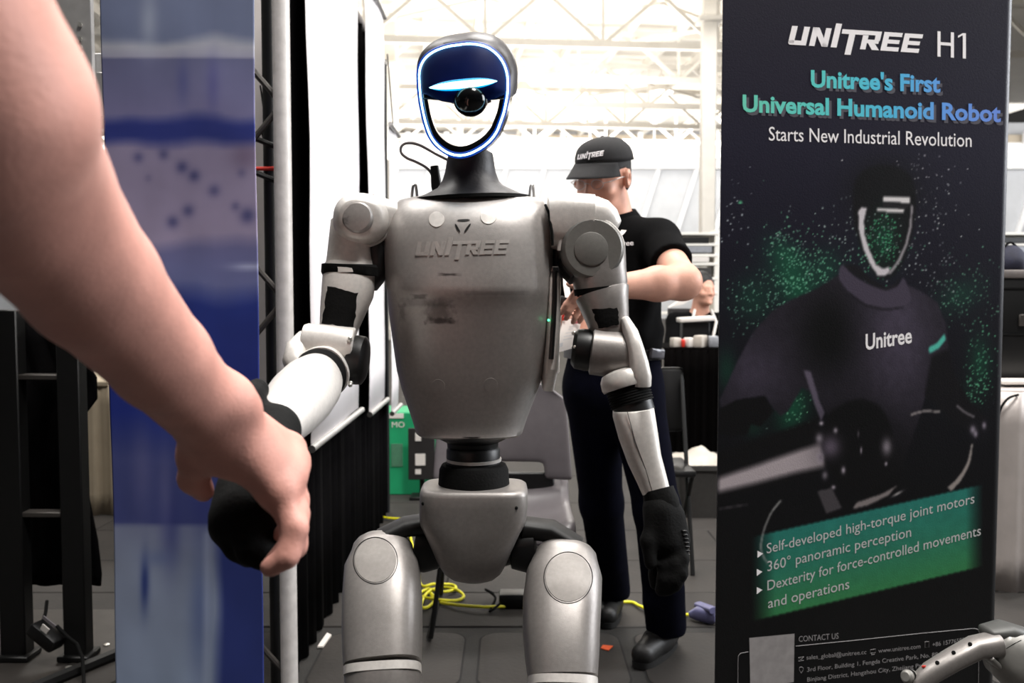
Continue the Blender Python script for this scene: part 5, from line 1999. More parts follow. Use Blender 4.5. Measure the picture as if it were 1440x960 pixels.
# ---- seated visitor far behind
YV = 6.9
vis = thing('person', 'seated person in a dark jacket with a white lanyard at the far table', 'person', (P(985, 410, YV).x, YV + .1, 0))
vC = P(988, 407, YV)
vR = Matrix.Rotation(R_(28), 3, 'Z')
vb = xform(head_prims(), vR, vC)
vx, vz = vC.x, vC.z
sL, sR2 = (vx + .17, YV + .02, vz - .24), (vx - .19, YV + .06, vz - .24)
vb += [cap((vx, YV + .03, vz - .1), (vx - .01, YV + .05, vz - .2), .055, .06, .03), ell((vx - .01, YV + .06, vz - .4), (.16, .11, .24), k=.05), cap(sL, sR2, .05, .05, .04),
       cap(sL, (vx + .2, YV - .1, vz - .48), .05, .044, .03), cap((vx + .2, YV - .1, vz - .48), (vx + .1, YV - .32, vz - .42), .042, .03, .02),
       cap(sR2, (vx - .25, YV - .08, vz - .48), .05, .044, .03), cap((vx - .25, YV - .08, vz - .48), (vx - .08, YV - .32, vz - .42), .042, .03, .02),
       cap((vx - .08, YV + .05, .5), (vx - .1, YV - .38, .5), .08, .06, .03), cap((vx + .08, YV + .05, .5), (vx + .12, YV - .38, .5), .08, .06, .03),
       cap((vx - .1, YV - .38, .5), (vx - .1, YV - .35, .06), .055, .04, .03), cap((vx + .12, YV - .38, .5), (vx + .12, YV - .35, .06), .055, .04, .03),
       ell((vx, YV + .07, .55), (.16, .13, .14), k=.04)]
for cx_ in (vx + .1, vx - .08):
    for k in range(4):
        a = np.array((cx_ - .03 + .02 * k, YV - .34, vz - .42))
        vb.append(cap(a, a + (0, -.06, -.01), .012, .009, .006))
        vb.append(cap(a + (0, -.06, -.01), a + (0, -.09, -.03), .009, .008, .004))
    vb.append(cap((cx_, YV - .33, vz - .41), (cx_ + .04, YV - .37, vz - .39), .011, .009, .006))
sdf_mesh('body', vb, .008, M['skin'], vis)
vj = [cap(sL, sR2, .07, .07, .05), ell((vx - .01, YV + .06, vz - .42), (.19, .135, .26), k=.05), cap(sL, (vx + .2, YV - .1, vz - .48), .066, .058, .03), cap((vx + .2, YV - .1, vz - .48), (vx + .13, YV - .26, vz - .44), .056, .045, .02),
      cap(sR2, (vx - .25, YV - .08, vz - .48), .066, .058, .03), cap((vx - .25, YV - .08, vz - .48), (vx - .12, YV - .26, vz - .44), .056, .045, .02)]
sdf_mesh('jacket', vj, .01, M['polo'], vis)
vt = [ell((vx, YV + .07, .56), (.175, .15, .15), k=.04), cap((vx - .08, YV + .05, .51), (vx - .1, YV - .38, .51), .095, .08, .03), cap((vx + .08, YV + .05, .51), (vx + .12, YV - .38, .51), .095, .08, .03), cap((vx - .1, YV - .38, .5), (vx - .1, YV - .35, .1), .075, .06, .03), cap((vx + .12, YV - .38, .5), (vx + .12, YV - .35, .1), .075, .06, .03)]
sdf_mesh('trousers', vt, .014, M['navy'], vis)
sdf_mesh('hair', xform([ell((0, .018, .042), (.083, .1, .098), k=.001), ell((0, -.1, -.02), (.08, .07, .085), k=.01, op='s')], vR, vC), .007, M['hair'], vis)
for s in (-1, 1):
    MB().tube([(vx + s * .06, YV - .02, vz - .15), (vx + s * .09, YV - .07, vz - .24), (vx + s * .05, YV - .1, vz - .4)], .011, 6).build('lanyard', M['paper'], vis)
for dx in (-.1, .12):
    MB().limb([((vx + dx, YV - .28, .05), .045, .04), ((vx + dx, YV - .40, .045), .048, .035), ((vx + dx, YV - .5, .035), .042, .028)], (1, 0, 0), 2.6, 18, .01, .01).build('shoe', M['shoe'], vis)
t = thing('stool', 'low black stool under the seated person at the far table', 'stool', (vx, YV + .1, 0))
MB().box((vx, YV + .1, .365), (.34, .3, .05), None, .01, 2).build('seat', M['black_plastic'], t)
for dx in (-.16, .16):
    for dy in (-.05, .25):
        MB().tube([(vx + dx, YV + dy, 0), (vx + dx * .85, YV + dy, .36)], .015, 8).build('leg', M['black_metal'], t)

# far table with the visitor's things
YF = 5.75
x0, x1 = P(934, 500, YF).x, P(1075, 500, YF).x
zt = P(970, 489, YF).z
t = thing('display_table', 'table with a black cloth to the floor behind the man in the cap', 'table', ((x0 + x1) / 2, YF + .3, 0))
MB().box(((x0 + x1) / 2, YF + .3, zt - .015), (x1 - x0, .6, .03), None, .006, 1).build('tabletop', M['blackcloth'], t)
curtain(YF - .005, x0, x1, .0, zt - .01, .008, 12, M['blackcloth'], 'tablecloth', t, 'x')
for x in (x0 + .05, x1 - .05):
    MB().tube([(x, YF + .5, 0), (x, YF + .5, zt - .03)], .018, 8).build('leg', M['black_metal'], t)
c = P(978, 448.5, YF + .4)
t = thing('laptop', 'white laptop tray in front of the seated person at the far table', 'laptop', (c.x, c.y, zt))
MB().box((c.x, c.y, c.z), (.23, .16, .03), Euler((0, -.06, 0)).to_matrix(), .006, 2).build('body', M['paper'], t)
MB().box((c.x, c.y + .02, (c.z - .02 + zt) / 2), (.18, .1, c.z - .02 - zt), None, .004, 1).build('riser', M['black_plastic'], t)
c = P(948, 420, YF + 1.75)
t = thing('open_carton', 'open white carton lid beside the seated person, behind the elbow', 'box', (c.x, c.y, 0))
MB().prism([P(942, 432, YF + 1.75), P(974, 411, YF + 1.75), P(979, 418, YF + 1.75), P(960, 428, YF + 1.75)], (0, .12, 0)).build('lid', M['paper'], t)
MB().box((c.x + .06, c.y + .1, c.z / 2 - .04), (.16, .2, c.z - .08), None, .004, 1).build('carton', M['darkprint'], t)
for i, (px, py, w, h, m_, lab) in enumerate(((960, 479, .022, .05, 'red', 'small red packet on the black cloth table'), (969, 480, .05, .06, 'paper', 'crumpled white packet on the black cloth table'), (985, 481, .10, .075, 'bag', 'pale box of leaflets on the black cloth table'), (1003, 482, .07, .07, 'rack', 'grey box at the right end of things on the black cloth table'), (950, 481, .05, .06, 'bag', 'beige packet nearest the man on the black cloth table'))):
    c = P(px, py, YF + .08)
    t = thing('packet', lab, 'packet', (c.x, c.y, zt), 'packets on the far table')
    MB().box((c.x, c.y, zt + h / 2), (w, .06, h), Euler((0, 0, i * .5)).to_matrix(), .008, 2).build('packet_body', M[m_], t)
# racks of equipment further back
YE = 10.5
for i, (px, lab) in enumerate(((960, 'white shelving unit with grey equipment behind the seated person'), (1418, 'white shelving unit seen past the right edge of the black banner'))):
    c = P(px, 400, YE)
    t = thing('equipment_rack', lab, 'rack', (c.x, YE, 0))
    top = P(px, 325, YE).z
    for dx in (-.34, .34):
        MB().box((c.x + dx, YE, top / 2), (.05, .4, top), None, .004, 1).build('upright', M['truss'], t)
    for py in (330, 345, 360, 372, 392, 412, 440):
        z = P(px, py, YE).z
        MB().box((c.x, YE, z), (.7, .42, .03), None, .004, 1).build('shelf', M['truss'], t)
    for k, (py, w, h, m_) in enumerate(((339, .5, .07, 'black_plastic'), (352, .56, .07, 'rack'), (366, .5, .06, 'paper'), (384, .56, .12, 'bin'), (404, .5, .1, 'rack'))):
        q = P(px, py, YE)
        MB().box((c.x, YE - .05, q.z), (w, .34, h), None, .006, 1).build('equipment_case', M[m_], t)
# grey bin with white bag
YN = 5.0
xa, xb = P(954, 700, YN).x, P(1040, 700, YN).x
t = thing('waste_bin', 'grey bin lined with a white bag below the black cloth table', 'bin', ((xa + xb) / 2, YN + .2, 0))
zt2 = P(980, 655, YN).z
rings = []
for z, g in ((0, -.03), (zt2 - .03, 0), (zt2 - .025, .012), (zt2, .012)):
    rings.append([Vector((x, y, z)) for x, y in rounded_rect(xa - g, xb + g, YN - g, YN + .42 + g, .05)])
inn = [[Vector((x, y, z)) for x, y in rounded_rect(xa + .012, xb - .012, YN + .012, YN + .408, .045)] for z in (zt2, zt2 - .12)]
MB().loft(rings + inn, True, True).build('bin_body', M['bin'], t)
Vs, Qs = [], []
for i in range(15):
    for j in range(15):
        u, w_ = i / 14, j / 14
        bump_ = .035 * math.sin(u * 7 + 1) * math.sin(w_ * 6) + .03 * math.sin(math.pi * u) * math.sin(math.pi * w_) + random.uniform(-.006, .006)
        Vs.append((xa + .015 + (xb - xa - .03) * u, YN + .015 + .39 * w_, zt2 - .02 + bump_ + .03 * w_))
for i in range(14):
    for j in range(14):
        a = i * 15 + j
        Qs.append((a, a + 15, a + 16, a + 1))
o = np_mesh('bin_bag', Vs, Qs, M['bag'], t)
o.modifiers.new('thick', 'SOLIDIFY').thickness = .006
# black folding chair edge right of the man
c = P(952, 600, 4.3)
t = thing('folding_chair', 'black folding chair right of the man in the cap', 'chair', (c.x, 4.3, 0))
MB().box((P(944, 560, 4.3).x, 4.32, .74), (.12, .02, .3), None, .02, 2).build('backrest', M['black_plastic'], t)
MB().box((P(944, 560, 4.3).x, 4.16, .45), (.12, .34, .03), None, .01, 2).build('seat', M['black_plastic'], t)
for dx in (-.05, .05):
    MB().tube([(P(944, 560, 4.3).x + dx, 4.33, .88), (P(944, 560, 4.3).x + dx, 4.0, .0)], .01, 8).build('leg', M['black_metal'], t)
    MB().tube([(P(944, 560, 4.3).x + dx, 4.03, .44), (P(944, 560, 4.3).x + dx, 4.4, .0)], .01, 8).build('leg', M['black_metal'], t)

# ================================================================= THE BLACK ROLL-UP BANNER (right)
bdir = Vector((.975, .222, 0)).normalized()
b0 = P(1012, 410, 2.24)
b0.z = 0
BW = .814
t_ban = thing('rollup_banner', 'tall black roll-up banner with white and teal lettering and a hooded robot print', 'banner', (b0.x + bdir.x * .4, b0.y + bdir.y * .4, 0))
nu, nv = 340, 760
us = np.linspace(0, BW, nu)
vs_ = np.linspace(.07, 2.08, nv)
nrm = Vector((bdir.y, -bdir.x, 0))
curl0 = BW - .026


def sheet(u, z):
    p = b0 + bdir * min(u, curl0) + Vector((0, 0, z))
    if u > curl0:
        a = (u - curl0) / .030
        r_ = .030
        p = p + bdir * (r_ * math.sin(a)) - nrm * (r_ * (1 - math.cos(a)))
    return p


VB = np.zeros((nv, nu, 3))
BX = np.zeros((nv, nu))
BY = np.zeros((nv, nu))
for j, u in enumerate(us):
    p = sheet(float(u), 0.0)
    for i, z in enumerate(vs_):
        p.z = float(z)
        VB[i, j] = p
        d = p - CAM
        fw = d.y * math.cos(PITCH) - d.z * math.sin(PITCH)
        up_ = d.y * math.sin(PITCH) + d.z * math.cos(PITCH)
        BX[i, j] = 720 + F * d.x / fw
        BY[i, j] = 480 - F * up_ / fw


def inpoly(poly):
    m_ = np.zeros(BX.shape, bool)
    n = len(poly)
    for i in range(n):
        (xa_, ya_), (xb_, yb_) = poly[i], poly[(i + 1) % n]
        if ya_ == yb_:
            continue
        c_ = ((ya_ > BY) != (yb_ > BY)) & (BX < (xb_ - xa_) * (BY - ya_) / (yb_ - ya_) + xa_)
        m_ ^= c_
    return m_.astype(float)


def smp(pts, n=4, closed=True):
    return [(v.x, v.y) for v in spline([Vector((x, y, 0)) for x, y in pts], n, closed)]


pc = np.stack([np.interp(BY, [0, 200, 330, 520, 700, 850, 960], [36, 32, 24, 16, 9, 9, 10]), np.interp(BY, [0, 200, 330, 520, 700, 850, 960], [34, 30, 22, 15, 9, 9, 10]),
               np.interp(BY, [0, 200, 330, 520, 700, 850, 960], [46, 46, 36, 22, 12, 10, 11])], -1)  # navy print ground; its fade downwards partly carries reflected light in the colour


def paint(mask, rgb, blur=1):
    global pc
    if blur:
        mask = box_blur(mask, blur)
    pc = pc * (1 - mask[..., None]) + np.array(rgb, float) * mask[..., None]


def glow(x, y, sx, sy, a, rgb, rot=0.0):
    global pc
    c_, s_ = math.cos(rot), math.sin(rot)
    X = (BX - x) * c_ + (BY - y) * s_
    Y = -(BX - x) * s_ + (BY - y) * c_
    m_ = a * np.exp(-((X / sx) ** 2 + (Y / sy) ** 2))
    pc = pc * (1 - m_[..., None]) + np.array(rgb, float) * m_[..., None]


gn = smooth_noise(BX.shape, 3, 1, 11)
for (x, y, sx, sy, a, r) in ((1118, 400, 26, 55, .75, -.5), (1160, 380, 26, 30, .45, .3), (1060, 420, 30, 34, .4, 0), (1108, 360, 28, 16, .5, .6), (1240, 335, 22, 34, .6, 0), (1350, 415, 34, 22, .4, -.5), (1378, 510, 16, 40, .5, 0), (1022, 520, 14, 30, .4, 0), (1115, 575, 22, 36, .7, .3), (1350, 560, 20, 18, .35, 0), (1060, 600, 16, 16, .3, 0)):
    glow(x, y, sx, sy, a, (24, 96, 66), r)
# speckles
dots = []
for (x, y, sx, sy, n, c_) in ((1118, 400, 30, 60, 260, (120, 190, 155)), (1070, 430, 36, 36, 150, (130, 190, 165)), (1160, 375, 34, 26, 120, (120, 200, 160)), (1100, 340, 30, 20, 60, (130, 200, 165)), (1242, 340, 20, 34, 170, (90, 185, 135)),
                              (1200, 320, 60, 40, 120, (170, 190, 185)), (1300, 300, 40, 40, 70, (200, 205, 205)), (1350, 410, 40, 40, 150, (110, 170, 140)), (1380, 520, 14, 40, 120, (100, 180, 140)), (1290, 240, 40, 14, 30, (215, 215, 220)), (1300, 370, 30, 40, 60, (190, 200, 200)),
                              (1118, 570, 14, 30, 70, (120, 190, 150)), (1060, 620, 30, 14, 40, (130, 160, 150)), (1045, 745, 16, 20, 24, (190, 190, 195)), (1365, 560, 16, 18, 50, (110, 190, 150)), (1030, 300, 16, 60, 30, (190, 200, 205)), (1380, 640, 14, 40, 16, (160, 165, 170))):
    for _ in range(n):
        dots.append((rng.normal(x, sx * .75), rng.normal(y, sy * .75), rng.uniform(.75, 1.75), c_, rng.uniform(.4, 1)))
dots.append((1041, 285, 3.6, (90, 170, 130), 1))
ustep = (BX[nv // 2, -1] - BX[nv // 2, 0]) / nu
vstep = abs(BY[-1, nu // 2] - BY[0, nu // 2]) / nv


def stamp(dl):
    for (x, y, r, c_, a) in dl:
        d2 = None
        i = np.abs(BY[:, nu // 2] - y).argmin()
        j = np.abs(BX[i] - x).argmin()
        sl = (slice(max(0, i - 3), i + 4), slice(max(0, j - 4), j + 5))
        if abs(BX[i, j] - x) > 4:
            continue
        m_ = np.clip(1.25 - np.hypot(BX[sl] - x, (BY[sl] - y)) / r, 0, 1) * a
        pc[sl] = pc[sl] * (1 - m_[..., None]) + np.array(c_, float) * m_[..., None]


stamp(dots)
# hood, face frame
glow(1243, 268, 48, 42, .95, (13, 12, 15))
paint(inpoly(smp([(1200, 300), (1205, 250), (1240, 232), (1278, 245), (1288, 285), (1280, 340), (1262, 382), (1240, 392), (1222, 372), (1208, 340)])), (15, 14, 17), 2)
glow(1242, 335, 20, 36, .85, (18, 62, 46))
stamp([d for d in dots if abs(d[0] - 1242) < 26 and 300 < d[1] < 378])
for pl, cc in (([(1207, 296), (1212, 291), (1219, 292), (1215, 310), (1216, 330), (1223, 352), (1232, 372), (1242, 378), (1250, 375), (1252, 383), (1244, 388), (1234, 387), (1224, 372), (1214, 350), (1208, 325)], (214, 208, 214)),
               ([(1281, 288), (1284, 290), (1282, 320), (1276, 345), (1266, 368), (1252, 386), (1248, 384), (1262, 366), (1273, 342), (1279, 316)], (150, 145, 150)),
               ([(1242, 275.5), (1280, 277), (1280, 286), (1242, 283)], (226, 222, 224)), ([(1233, 292), (1272, 293.5), (1271, 299.5), (1233, 297)], (214, 210, 212))):
    paint(inpoly(pl), cc, 1)
paint(inpoly([(1243, 285), (1280, 288), (1276, 293), (1240, 291)]), (34, 32, 36), 1)
# body of the printed figure
tor = [(1182, 384), (1150, 405), (1115, 420), (1085, 438), (1058, 468), (1036, 510), (1020, 545), (1012, 562), (1014, 575), (1040, 562), (1075, 556), (1088, 575), (1098, 585), (1108, 578), (1128, 545), (1150, 555),
       (1162, 580), (1185, 600), (1200, 690), (1235, 712), (1262, 690), (1275, 640), (1292, 590), (1302, 555), (1312, 520), (1330, 510), (1334, 490), (1330, 455), (1318, 425), (1296, 410), (1270, 398), (1240, 405), (1205, 395)]
msk = box_blur(inpoly(tor), 1)
shade = np.clip(.62 + .5 * np.exp(-(((BX - 1262) / 46) ** 2 + ((BY - 470) / 90) ** 2)) + .35 * np.exp(-(((BX - 1060) / 40) ** 2 + ((BY - 520) / 40) ** 2)) - .55 * np.exp(-(((BX - 1165) / 40) ** 2 + ((BY - 470) / 60) ** 2)) - .5 * np.clip((BY - 560) / 120, 0, 1), .12, 1.3)
fab = np.array((62, 56, 70), float) * (shade * (.86 + .28 * gn))[..., None]
pc = pc * (1 - msk[..., None]) + fab * msk[..., None]
paint(inpoly(smp([(1184, 372), (1200, 386), (1222, 400), (1246, 409), (1262, 403), (1270, 390), (1276, 402), (1281, 420), (1270, 431), (1246, 434), (1218, 428), (1196, 412), (1180, 392)])), (70, 63, 78), 1)
paint(inpoly([(1186, 372), (1204, 372), (1224, 392), (1246, 404), (1258, 400), (1267, 388), (1262, 402), (1246, 408), (1222, 399), (1200, 386)]), (22, 20, 25), 1)
paint(inpoly([(1196, 412), (1218, 428), (1246, 434), (1270, 431), (1270, 433), (1246, 437), (1216, 431), (1193, 415)]), (30, 27, 34), 1)
paint(inpoly([(1306, 488), (1318, 482), (1328, 469), (1330, 477), (1320, 490), (1307, 497)]), (84, 190, 172), 1)
paint(inpoly([(1310, 500), (1334, 490), (1340, 520), (1362, 560), (1384, 584), (1392, 600), (1380, 612), (1350, 600), (1316, 570), (1300, 556)]), (17, 15, 19), 2)
paint(inpoly([(1130, 520), (1140, 522), (1152, 562), (1160, 580), (1155, 592), (1146, 570)]), (96, 88, 104), 1)
paint(inpoly([(1012, 575), (1036, 562), (1076, 558), (1088, 578), (1070, 600), (1056, 596), (1050, 612), (1012, 612)]), (10, 9, 11), 1)
# limb, joint, bolts
paint(inpoly([(1009, 636), (1150, 588), (1165, 640), (1150, 668), (1009, 702)]), (12, 11, 13), 2)
paint(inpoly([(1009, 672), (1060, 655), (1120, 634), (1152, 624), (1172, 640), (1160, 656), (1120, 664), (1060, 680), (1009, 692)]), (176, 165, 170), 3)
glow(1206, 628, 46, 58, .98, (7, 6, 8))
paint(inpoly(smp([(1160, 592), (1185, 568), (1215, 562), (1240, 575), (1254, 605), (1256, 640), (1245, 672), (1220, 690), (1190, 686), (1168, 665), (1156, 640)])), (9, 8, 10), 2)
glow(1168, 628, 14, 16, .75, (118, 106, 124))
for (x, y, rx, ry, a) in ((1154, 643, 5, 8, .8), (1152, 616, 5, 7, .7), (1155, 595, 3, 3, .95), (1175, 605, 3, 4, .8), (1186, 661, 3, 5, .9), (1172, 685, 3, 3, .9), (1160, 668, 4, 6, .6), (1211, 633, 1.5, 5, .8), (1247, 628, 7, 12, .7), (1246, 652, 2, 3, .9), (1207, 610, 1.5, 5, .4)):
    glow(x, y, rx, ry, a, (178, 168, 180))
glow(1154, 643, 3, 5, .8, (110, 100, 112))
glow(1380, 605, 16, 15, .9, (20, 18, 24))
for (x, y, r_) in ((1368, 604, 4), (1384, 598, 3), (1372, 610, 3)):
    glow(x, y, r_, r_ + 2, .8, (170, 160, 176))
paint(inpoly([(1012, 714), (1052, 708), (1052, 710), (1012, 716.5)]), (70, 66, 70), 1)


def stroke(pts, w, rgb, blur=1):
    pts = smp(pts, 6, False)
    L, R2 = [], []
    for i, (x, y) in enumerate(pts):
        x2, y2 = pts[min(i + 1, len(pts) - 1)]
        x1_, y1_ = pts[max(i - 1, 0)]
        d = math.hypot(x2 - x1_, y2 - y1_) or 1
        ww = w[0] + (w[1] - w[0]) * i / (len(pts) - 1)
        L.append((x - (y2 - y1_) / d * ww, y + (x2 - x1_) / d * ww))
        R2.append((x + (y2 - y1_) / d * ww, y - (x2 - x1_) / d * ww))
    paint(inpoly(L + R2[::-1]), rgb, blur)


stroke([(1281, 583), (1300, 578), (1322, 579)], (1.3, 1.3), (170, 162, 160))
stroke([(1367, 624), (1362, 650), (1350, 672), (1335, 688)], (1.2, 4.0), (150, 142, 138))
stroke([(1345, 570), (1358, 580), (1370, 586)], (1.3, 1.3), (130, 124, 130))
paint(inpoly([(1149, 690), (1170, 686), (1184, 714), (1162, 722)]), (70, 66, 70), 1)
paint(inpoly([(1198, 716), (1205, 706), (1240, 694), (1262, 682), (1250, 696), (1222, 710)]), (130, 122, 122), 1)
glow(1262, 694, 8, 2, .8, (190, 185, 185), -.5)
# green band
bandm = box_blur(inpoly([(1052, 756), (1382, 681), (1382, 796), (1058, 873)]), 1)
fade = np.clip((BX - 1056) / 34, 0, 1) * np.clip((1384 - BX) / 26, 0, 1)
tv = np.clip((BY - (756 - (BX - 1052) * .2273)) / 116, 0, 1)
bc_ = np.stack([np.interp(tv, [0, .5, 1], [42, 46, 56]), np.interp(tv, [0, .5, 1], [122, 122, 128]), np.interp(tv, [0, .5, 1], [112, 100, 78])], -1) * (.93 + .14 * gn)[..., None]
mm = (bandm * fade)[..., None]
pc = pc * (1 - mm) + bc_ * mm
stroke([(1098, 703), (1084, 722), (1074, 746), (1070, 770), (1075, 785), (1080, 792)], (1.2, 1.0), (150, 150, 148))
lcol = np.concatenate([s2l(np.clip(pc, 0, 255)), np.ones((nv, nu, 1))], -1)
ii, jj = np.meshgrid(np.arange(nv - 1), np.arange(nu - 1), indexing='ij')
a = (ii * nu + jj).ravel()
Q = np.stack([a, a + 1, a + nu + 1, a + nu], 1)
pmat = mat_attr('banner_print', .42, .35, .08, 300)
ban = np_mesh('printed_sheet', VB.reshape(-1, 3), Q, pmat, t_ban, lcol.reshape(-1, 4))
coarse = MB()
cv = []
for z in (.07, 2.08):
    cv.append([sheet(float(u), z) for u in np.concatenate([np.linspace(0, curl0, 4), np.linspace(curl0, BW, 10)[1:]])])
coarse.loft(cv, closed=False, cap0=False, cap1=False)
bbv = BVHTree.FromPolygons(coarse.v, coarse.f)
c_ = sheet(.4, 0)
rb_ = Matrix.Rotation(math.atan2(bdir.y, bdir.x), 3, 'Z')
MB().box(c_ - nrm * .02 + Vector((0, 0, .04)), (BW + .04, .14, .08), rb_, .015, 2).build('base', M['alu'], t_ban)
MB().box(c_ - nrm * .012 + Vector((0, 0, 2.09)), (BW, .02, .03), rb_, .004, 1).build('top_rail', M['alu'], t_ban)
MB().tube([c_ - nrm * .04 + Vector((0, 0, .06)), c_ - nrm * .03 + Vector((0, 0, 2.09))], .01, 8).build('pole', M['alu'], t_ban)
MB().loft([[sheet(float(u), z) - nrm * .003 for u in us[::12]] for z in (.07, 2.08)], closed=False, cap0=False, cap1=False).build('backing_film', mat('white_backing', (200, 198, 202), .5), t_ban)
# lettering
ink = mat_attr('teal_ink', .6, .3)


def grad(px, py):
    s = min(1, max(0, (px - 1045) / 360))
    k = [(0, (112, 214, 190)), (.3, (96, 212, 208)), (.55, (84, 196, 232)), (.8, (104, 160, 240)), (1, (112, 148, 232))]
    for (a_, ca), (b_, cb) in zip(k[:-1], k[1:]):
        if s <= b_:
            q = (s - a_) / (b_ - a_)
            return srgb(*[ca[i] + (cb[i] - ca[i]) * q for i in range(3)])
    return srgb(*k[-1][1])


v, f = LOGO
print_on(bbv, 'title_lettering', v, f, (1108, 62.5), (1298, 75), 26.5, M['white_ink'], t_ban, (0, -1), .0008)


def line(s, p0, p1, tall, m_, bold=0.0, name='lettering', off=.0008, colfn=None):
    v, f = text2d(s, bold)
    return print_on(bbv, name, v, f, p0, p1, tall, m_, t_ban, (0, -1), off, colfn)


H1V, H1F = [], []
for pl in ([(0, 0), (.13, 0), (.13, 1), (0, 1)], [(.56, 0), (.69, 0), (.69, 1), (.56, 1)], [(.13, .46), (.56, .46), (.56, .58), (.13, .58)],
           [(1.06, 0), (1.19, 0), (1.19, 1), (1.06, 1)], [(.86, .80), (1.06, .92), (1.06, 1), (.86, .88)]):
    n = len(H1V)
    H1V += pl
    H1F.append([n, n + 1, n + 2, n + 3])
print_on(bbv, 'title_lettering', H1V, H1F, (1318, 79.5), (1358, 82.5), 35.5, M['white_ink'], t_ban, (0, -1), .0008)
for s, p0, p1, tall in (("Unitree's First", (1140, 122), (1322, 129.5), 33), ('Universal Humanoid Robot', (1044, 156.5), (1407, 171), 33)):
    line(s, (p0[0] + 3.5, p0[1] + 4), (p1[0] + 3.5, p1[1] + 4), tall, M['shadow_ink'], .036, 'lettering_shadow', .0005)
    line(s, p0, p1, tall, ink, .03, 'lettering', .0011, grad)
line('Starts New Industrial Revolution', (1081, 197.5), (1366, 206.5), 28, M['white_ink'], .002)
line('Unitree', (1217, 491.5), (1282, 481.5), 31, M['white_ink'], .022)
for s, p0, p1 in (('Self-developed high-torque joint motors', (1078, 778), (1370, 707)), ('360° panoramic perception', (1079, 803), (1281, 754)), ('Dexterity for force-controlled movements', (1079, 830), (1379, 752)), ('and operations', (1080, 855), (1194, 827))):
    line(s, p0, p1, 20.5, M['grey_ink2'], .0)
for x, y in ((1065, 779), (1064, 804.5), (1064, 830)):
    mb = MB()
    mb.add([hit(bbv, x, y - 5, .0008), hit(bbv, x + 8, y - 1, .0008), hit(bbv, x, y + 5, .0008)], [[0, 1, 2]])
    mb.build('arrow_mark', M['white_ink'], t_ban)
line('CONTACT US', (1123, 902), (1179, 897.5), 11.5, M['dim_ink'], .0)
line('sales_global@unitree.cc', (1134, 927), (1218, 919), 8.6, M['dim_ink'])
line('www.unitree.com', (1235, 917.5), (1294, 911), 8.6, M['dim_ink'])
line('+86 15776583838', (1311, 909), (1368, 900), 8.6, M['dim_ink'])
line('3rd Floor, Building 1, Fengda Creative Park, No. 88 Dongliu Road,', (1135, 944), (1372, 916), 8.6, M['dim_ink'])
line('Binjiang District, Hangzhou City, Zhejiang Province', (1135, 958), (1318, 935), 8.6, M['dim_ink'])


def poly_line(pts, w, name, m_=None):
    mb = MB()
    P3 = [hit(bbv, x, y, .0009) for x, y in pts]
    mb.tube([p for p in P3 if p is not None], w, 4)
    return mb.build(name, m_ or M['dim_ink'], t_ban)


poly_line([(1119, 908), (1200, 900), (1290, 890.5), (1370, 883), (1375, 884.5), (1377, 889), (1376, 930), (1375.5, 990)], .0007, 'frame_line')
poly_line([(1052, 916), (1041, 918), (1038, 922), (1037.5, 930), (1037, 990)], .0007, 'frame_line')
for pts in ([(1122.5, 924), (1130, 923), (1130, 928), (1122.5, 929), (1122.5, 924), (1126, 927), (1130, 923)], [(1223.5, 913), (1231, 912), (1231, 917), (1223.5, 918), (1223.5, 913)], [(1225, 920), (1229.5, 919.5)],
            [(1300.5, 902), (1306, 901.4), (1306, 909.5), (1300.5, 910), (1300.5, 902)], [(1126.5, 946), (1123.5, 941), (1124, 938), (1127, 937), (1129.5, 939), (1129, 942), (1126.5, 946)]):
    poly_line(pts, .0005, 'icon')
# the square where the code stood is left as a plain pale field
mb = MB()
mb.add([hit(bbv, 1053.5, 896.5, .0008), hit(bbv, 1117, 890.5, .0008), hit(bbv, 1116, 958.5, .0008), hit(bbv, 1055, 968, .0008)], [[0, 1, 2, 3]])
mb.build('blank_square', mat('pale_grey_field', (150, 146, 146), .6), t_ban)

# ================================================================= RIGHT EDGE: satin table, case, bag, robot arm
YS2 = 3.7
xa = P(1388, 600, YS2).x
zt = P(1420, 547, YS2).z
t = thing('satin_table', 'table under a silver satin cloth right of the black banner', 'table', (xa + .9, YS2 + .35, 0))
MB().box((xa + .9, YS2 + .35, zt - .015), (1.8, .7, .03), None, .008, 1).build('tabletop', M['satin'], t)
curtain(YS2 - .01, xa, xa + 1.8, .03, zt - .01, .016, 11, M['satin'], 'tablecloth', t, 'x')
for x in (xa + .1, xa + 1.7):
    for y in (YS2 + .1, YS2 + .6):
        MB().tube([(x, y, 0), (x, y, zt - .02)], .018, 8).build('leg', M['black_metal'], t)
MB().tube(spline([P(1432, 555, YS2 - .03), P(1418, 560, YS2 - .04), P(1407, 575, YS2 - .04), P(1402, 600, YS2 - .04), P(1398, 640, YS2 - .04)], 5), .005, 8).build('hanging_cable', M['black_rubber'], t)
c = P(1440, 460, YS2 + .25)
zc = P(1420, 388, YS2 + .25).z
t = thing('flight_case', 'black equipment case standing on the silver satin table', 'case', (c.x + .1, YS2 + .3, zt))
MB().box((c.x + .14, YS2 + .42, (zc + zt) / 2), (.62, .4, zc - zt), None, .01, 2).build('case_body', M['black_plastic'], t)
MB().box((c.x + .14, YS2 + .42, zc + .008), (.64, .42, .035), None, .008, 2).build('case_lid', mat('grey_lid_edge', (112, 106, 104), .5), t)
for py in (405, 470):
    q = P(1425, py, YS2 + .21)
    MB().box((c.x + .14, YS2 + .218, q.z), (.6, .006, .006)).build('case_groove', M['black_rubber'], t)
q = P(1431, 450, YS2 + .21)
MB().box((q.x + .02, YS2 + .21, q.z), (.03, .012, .05), None, .004, 1).build('latch', M['steel_dark'], t)
q = P(1425, 531, YS2 + .1)
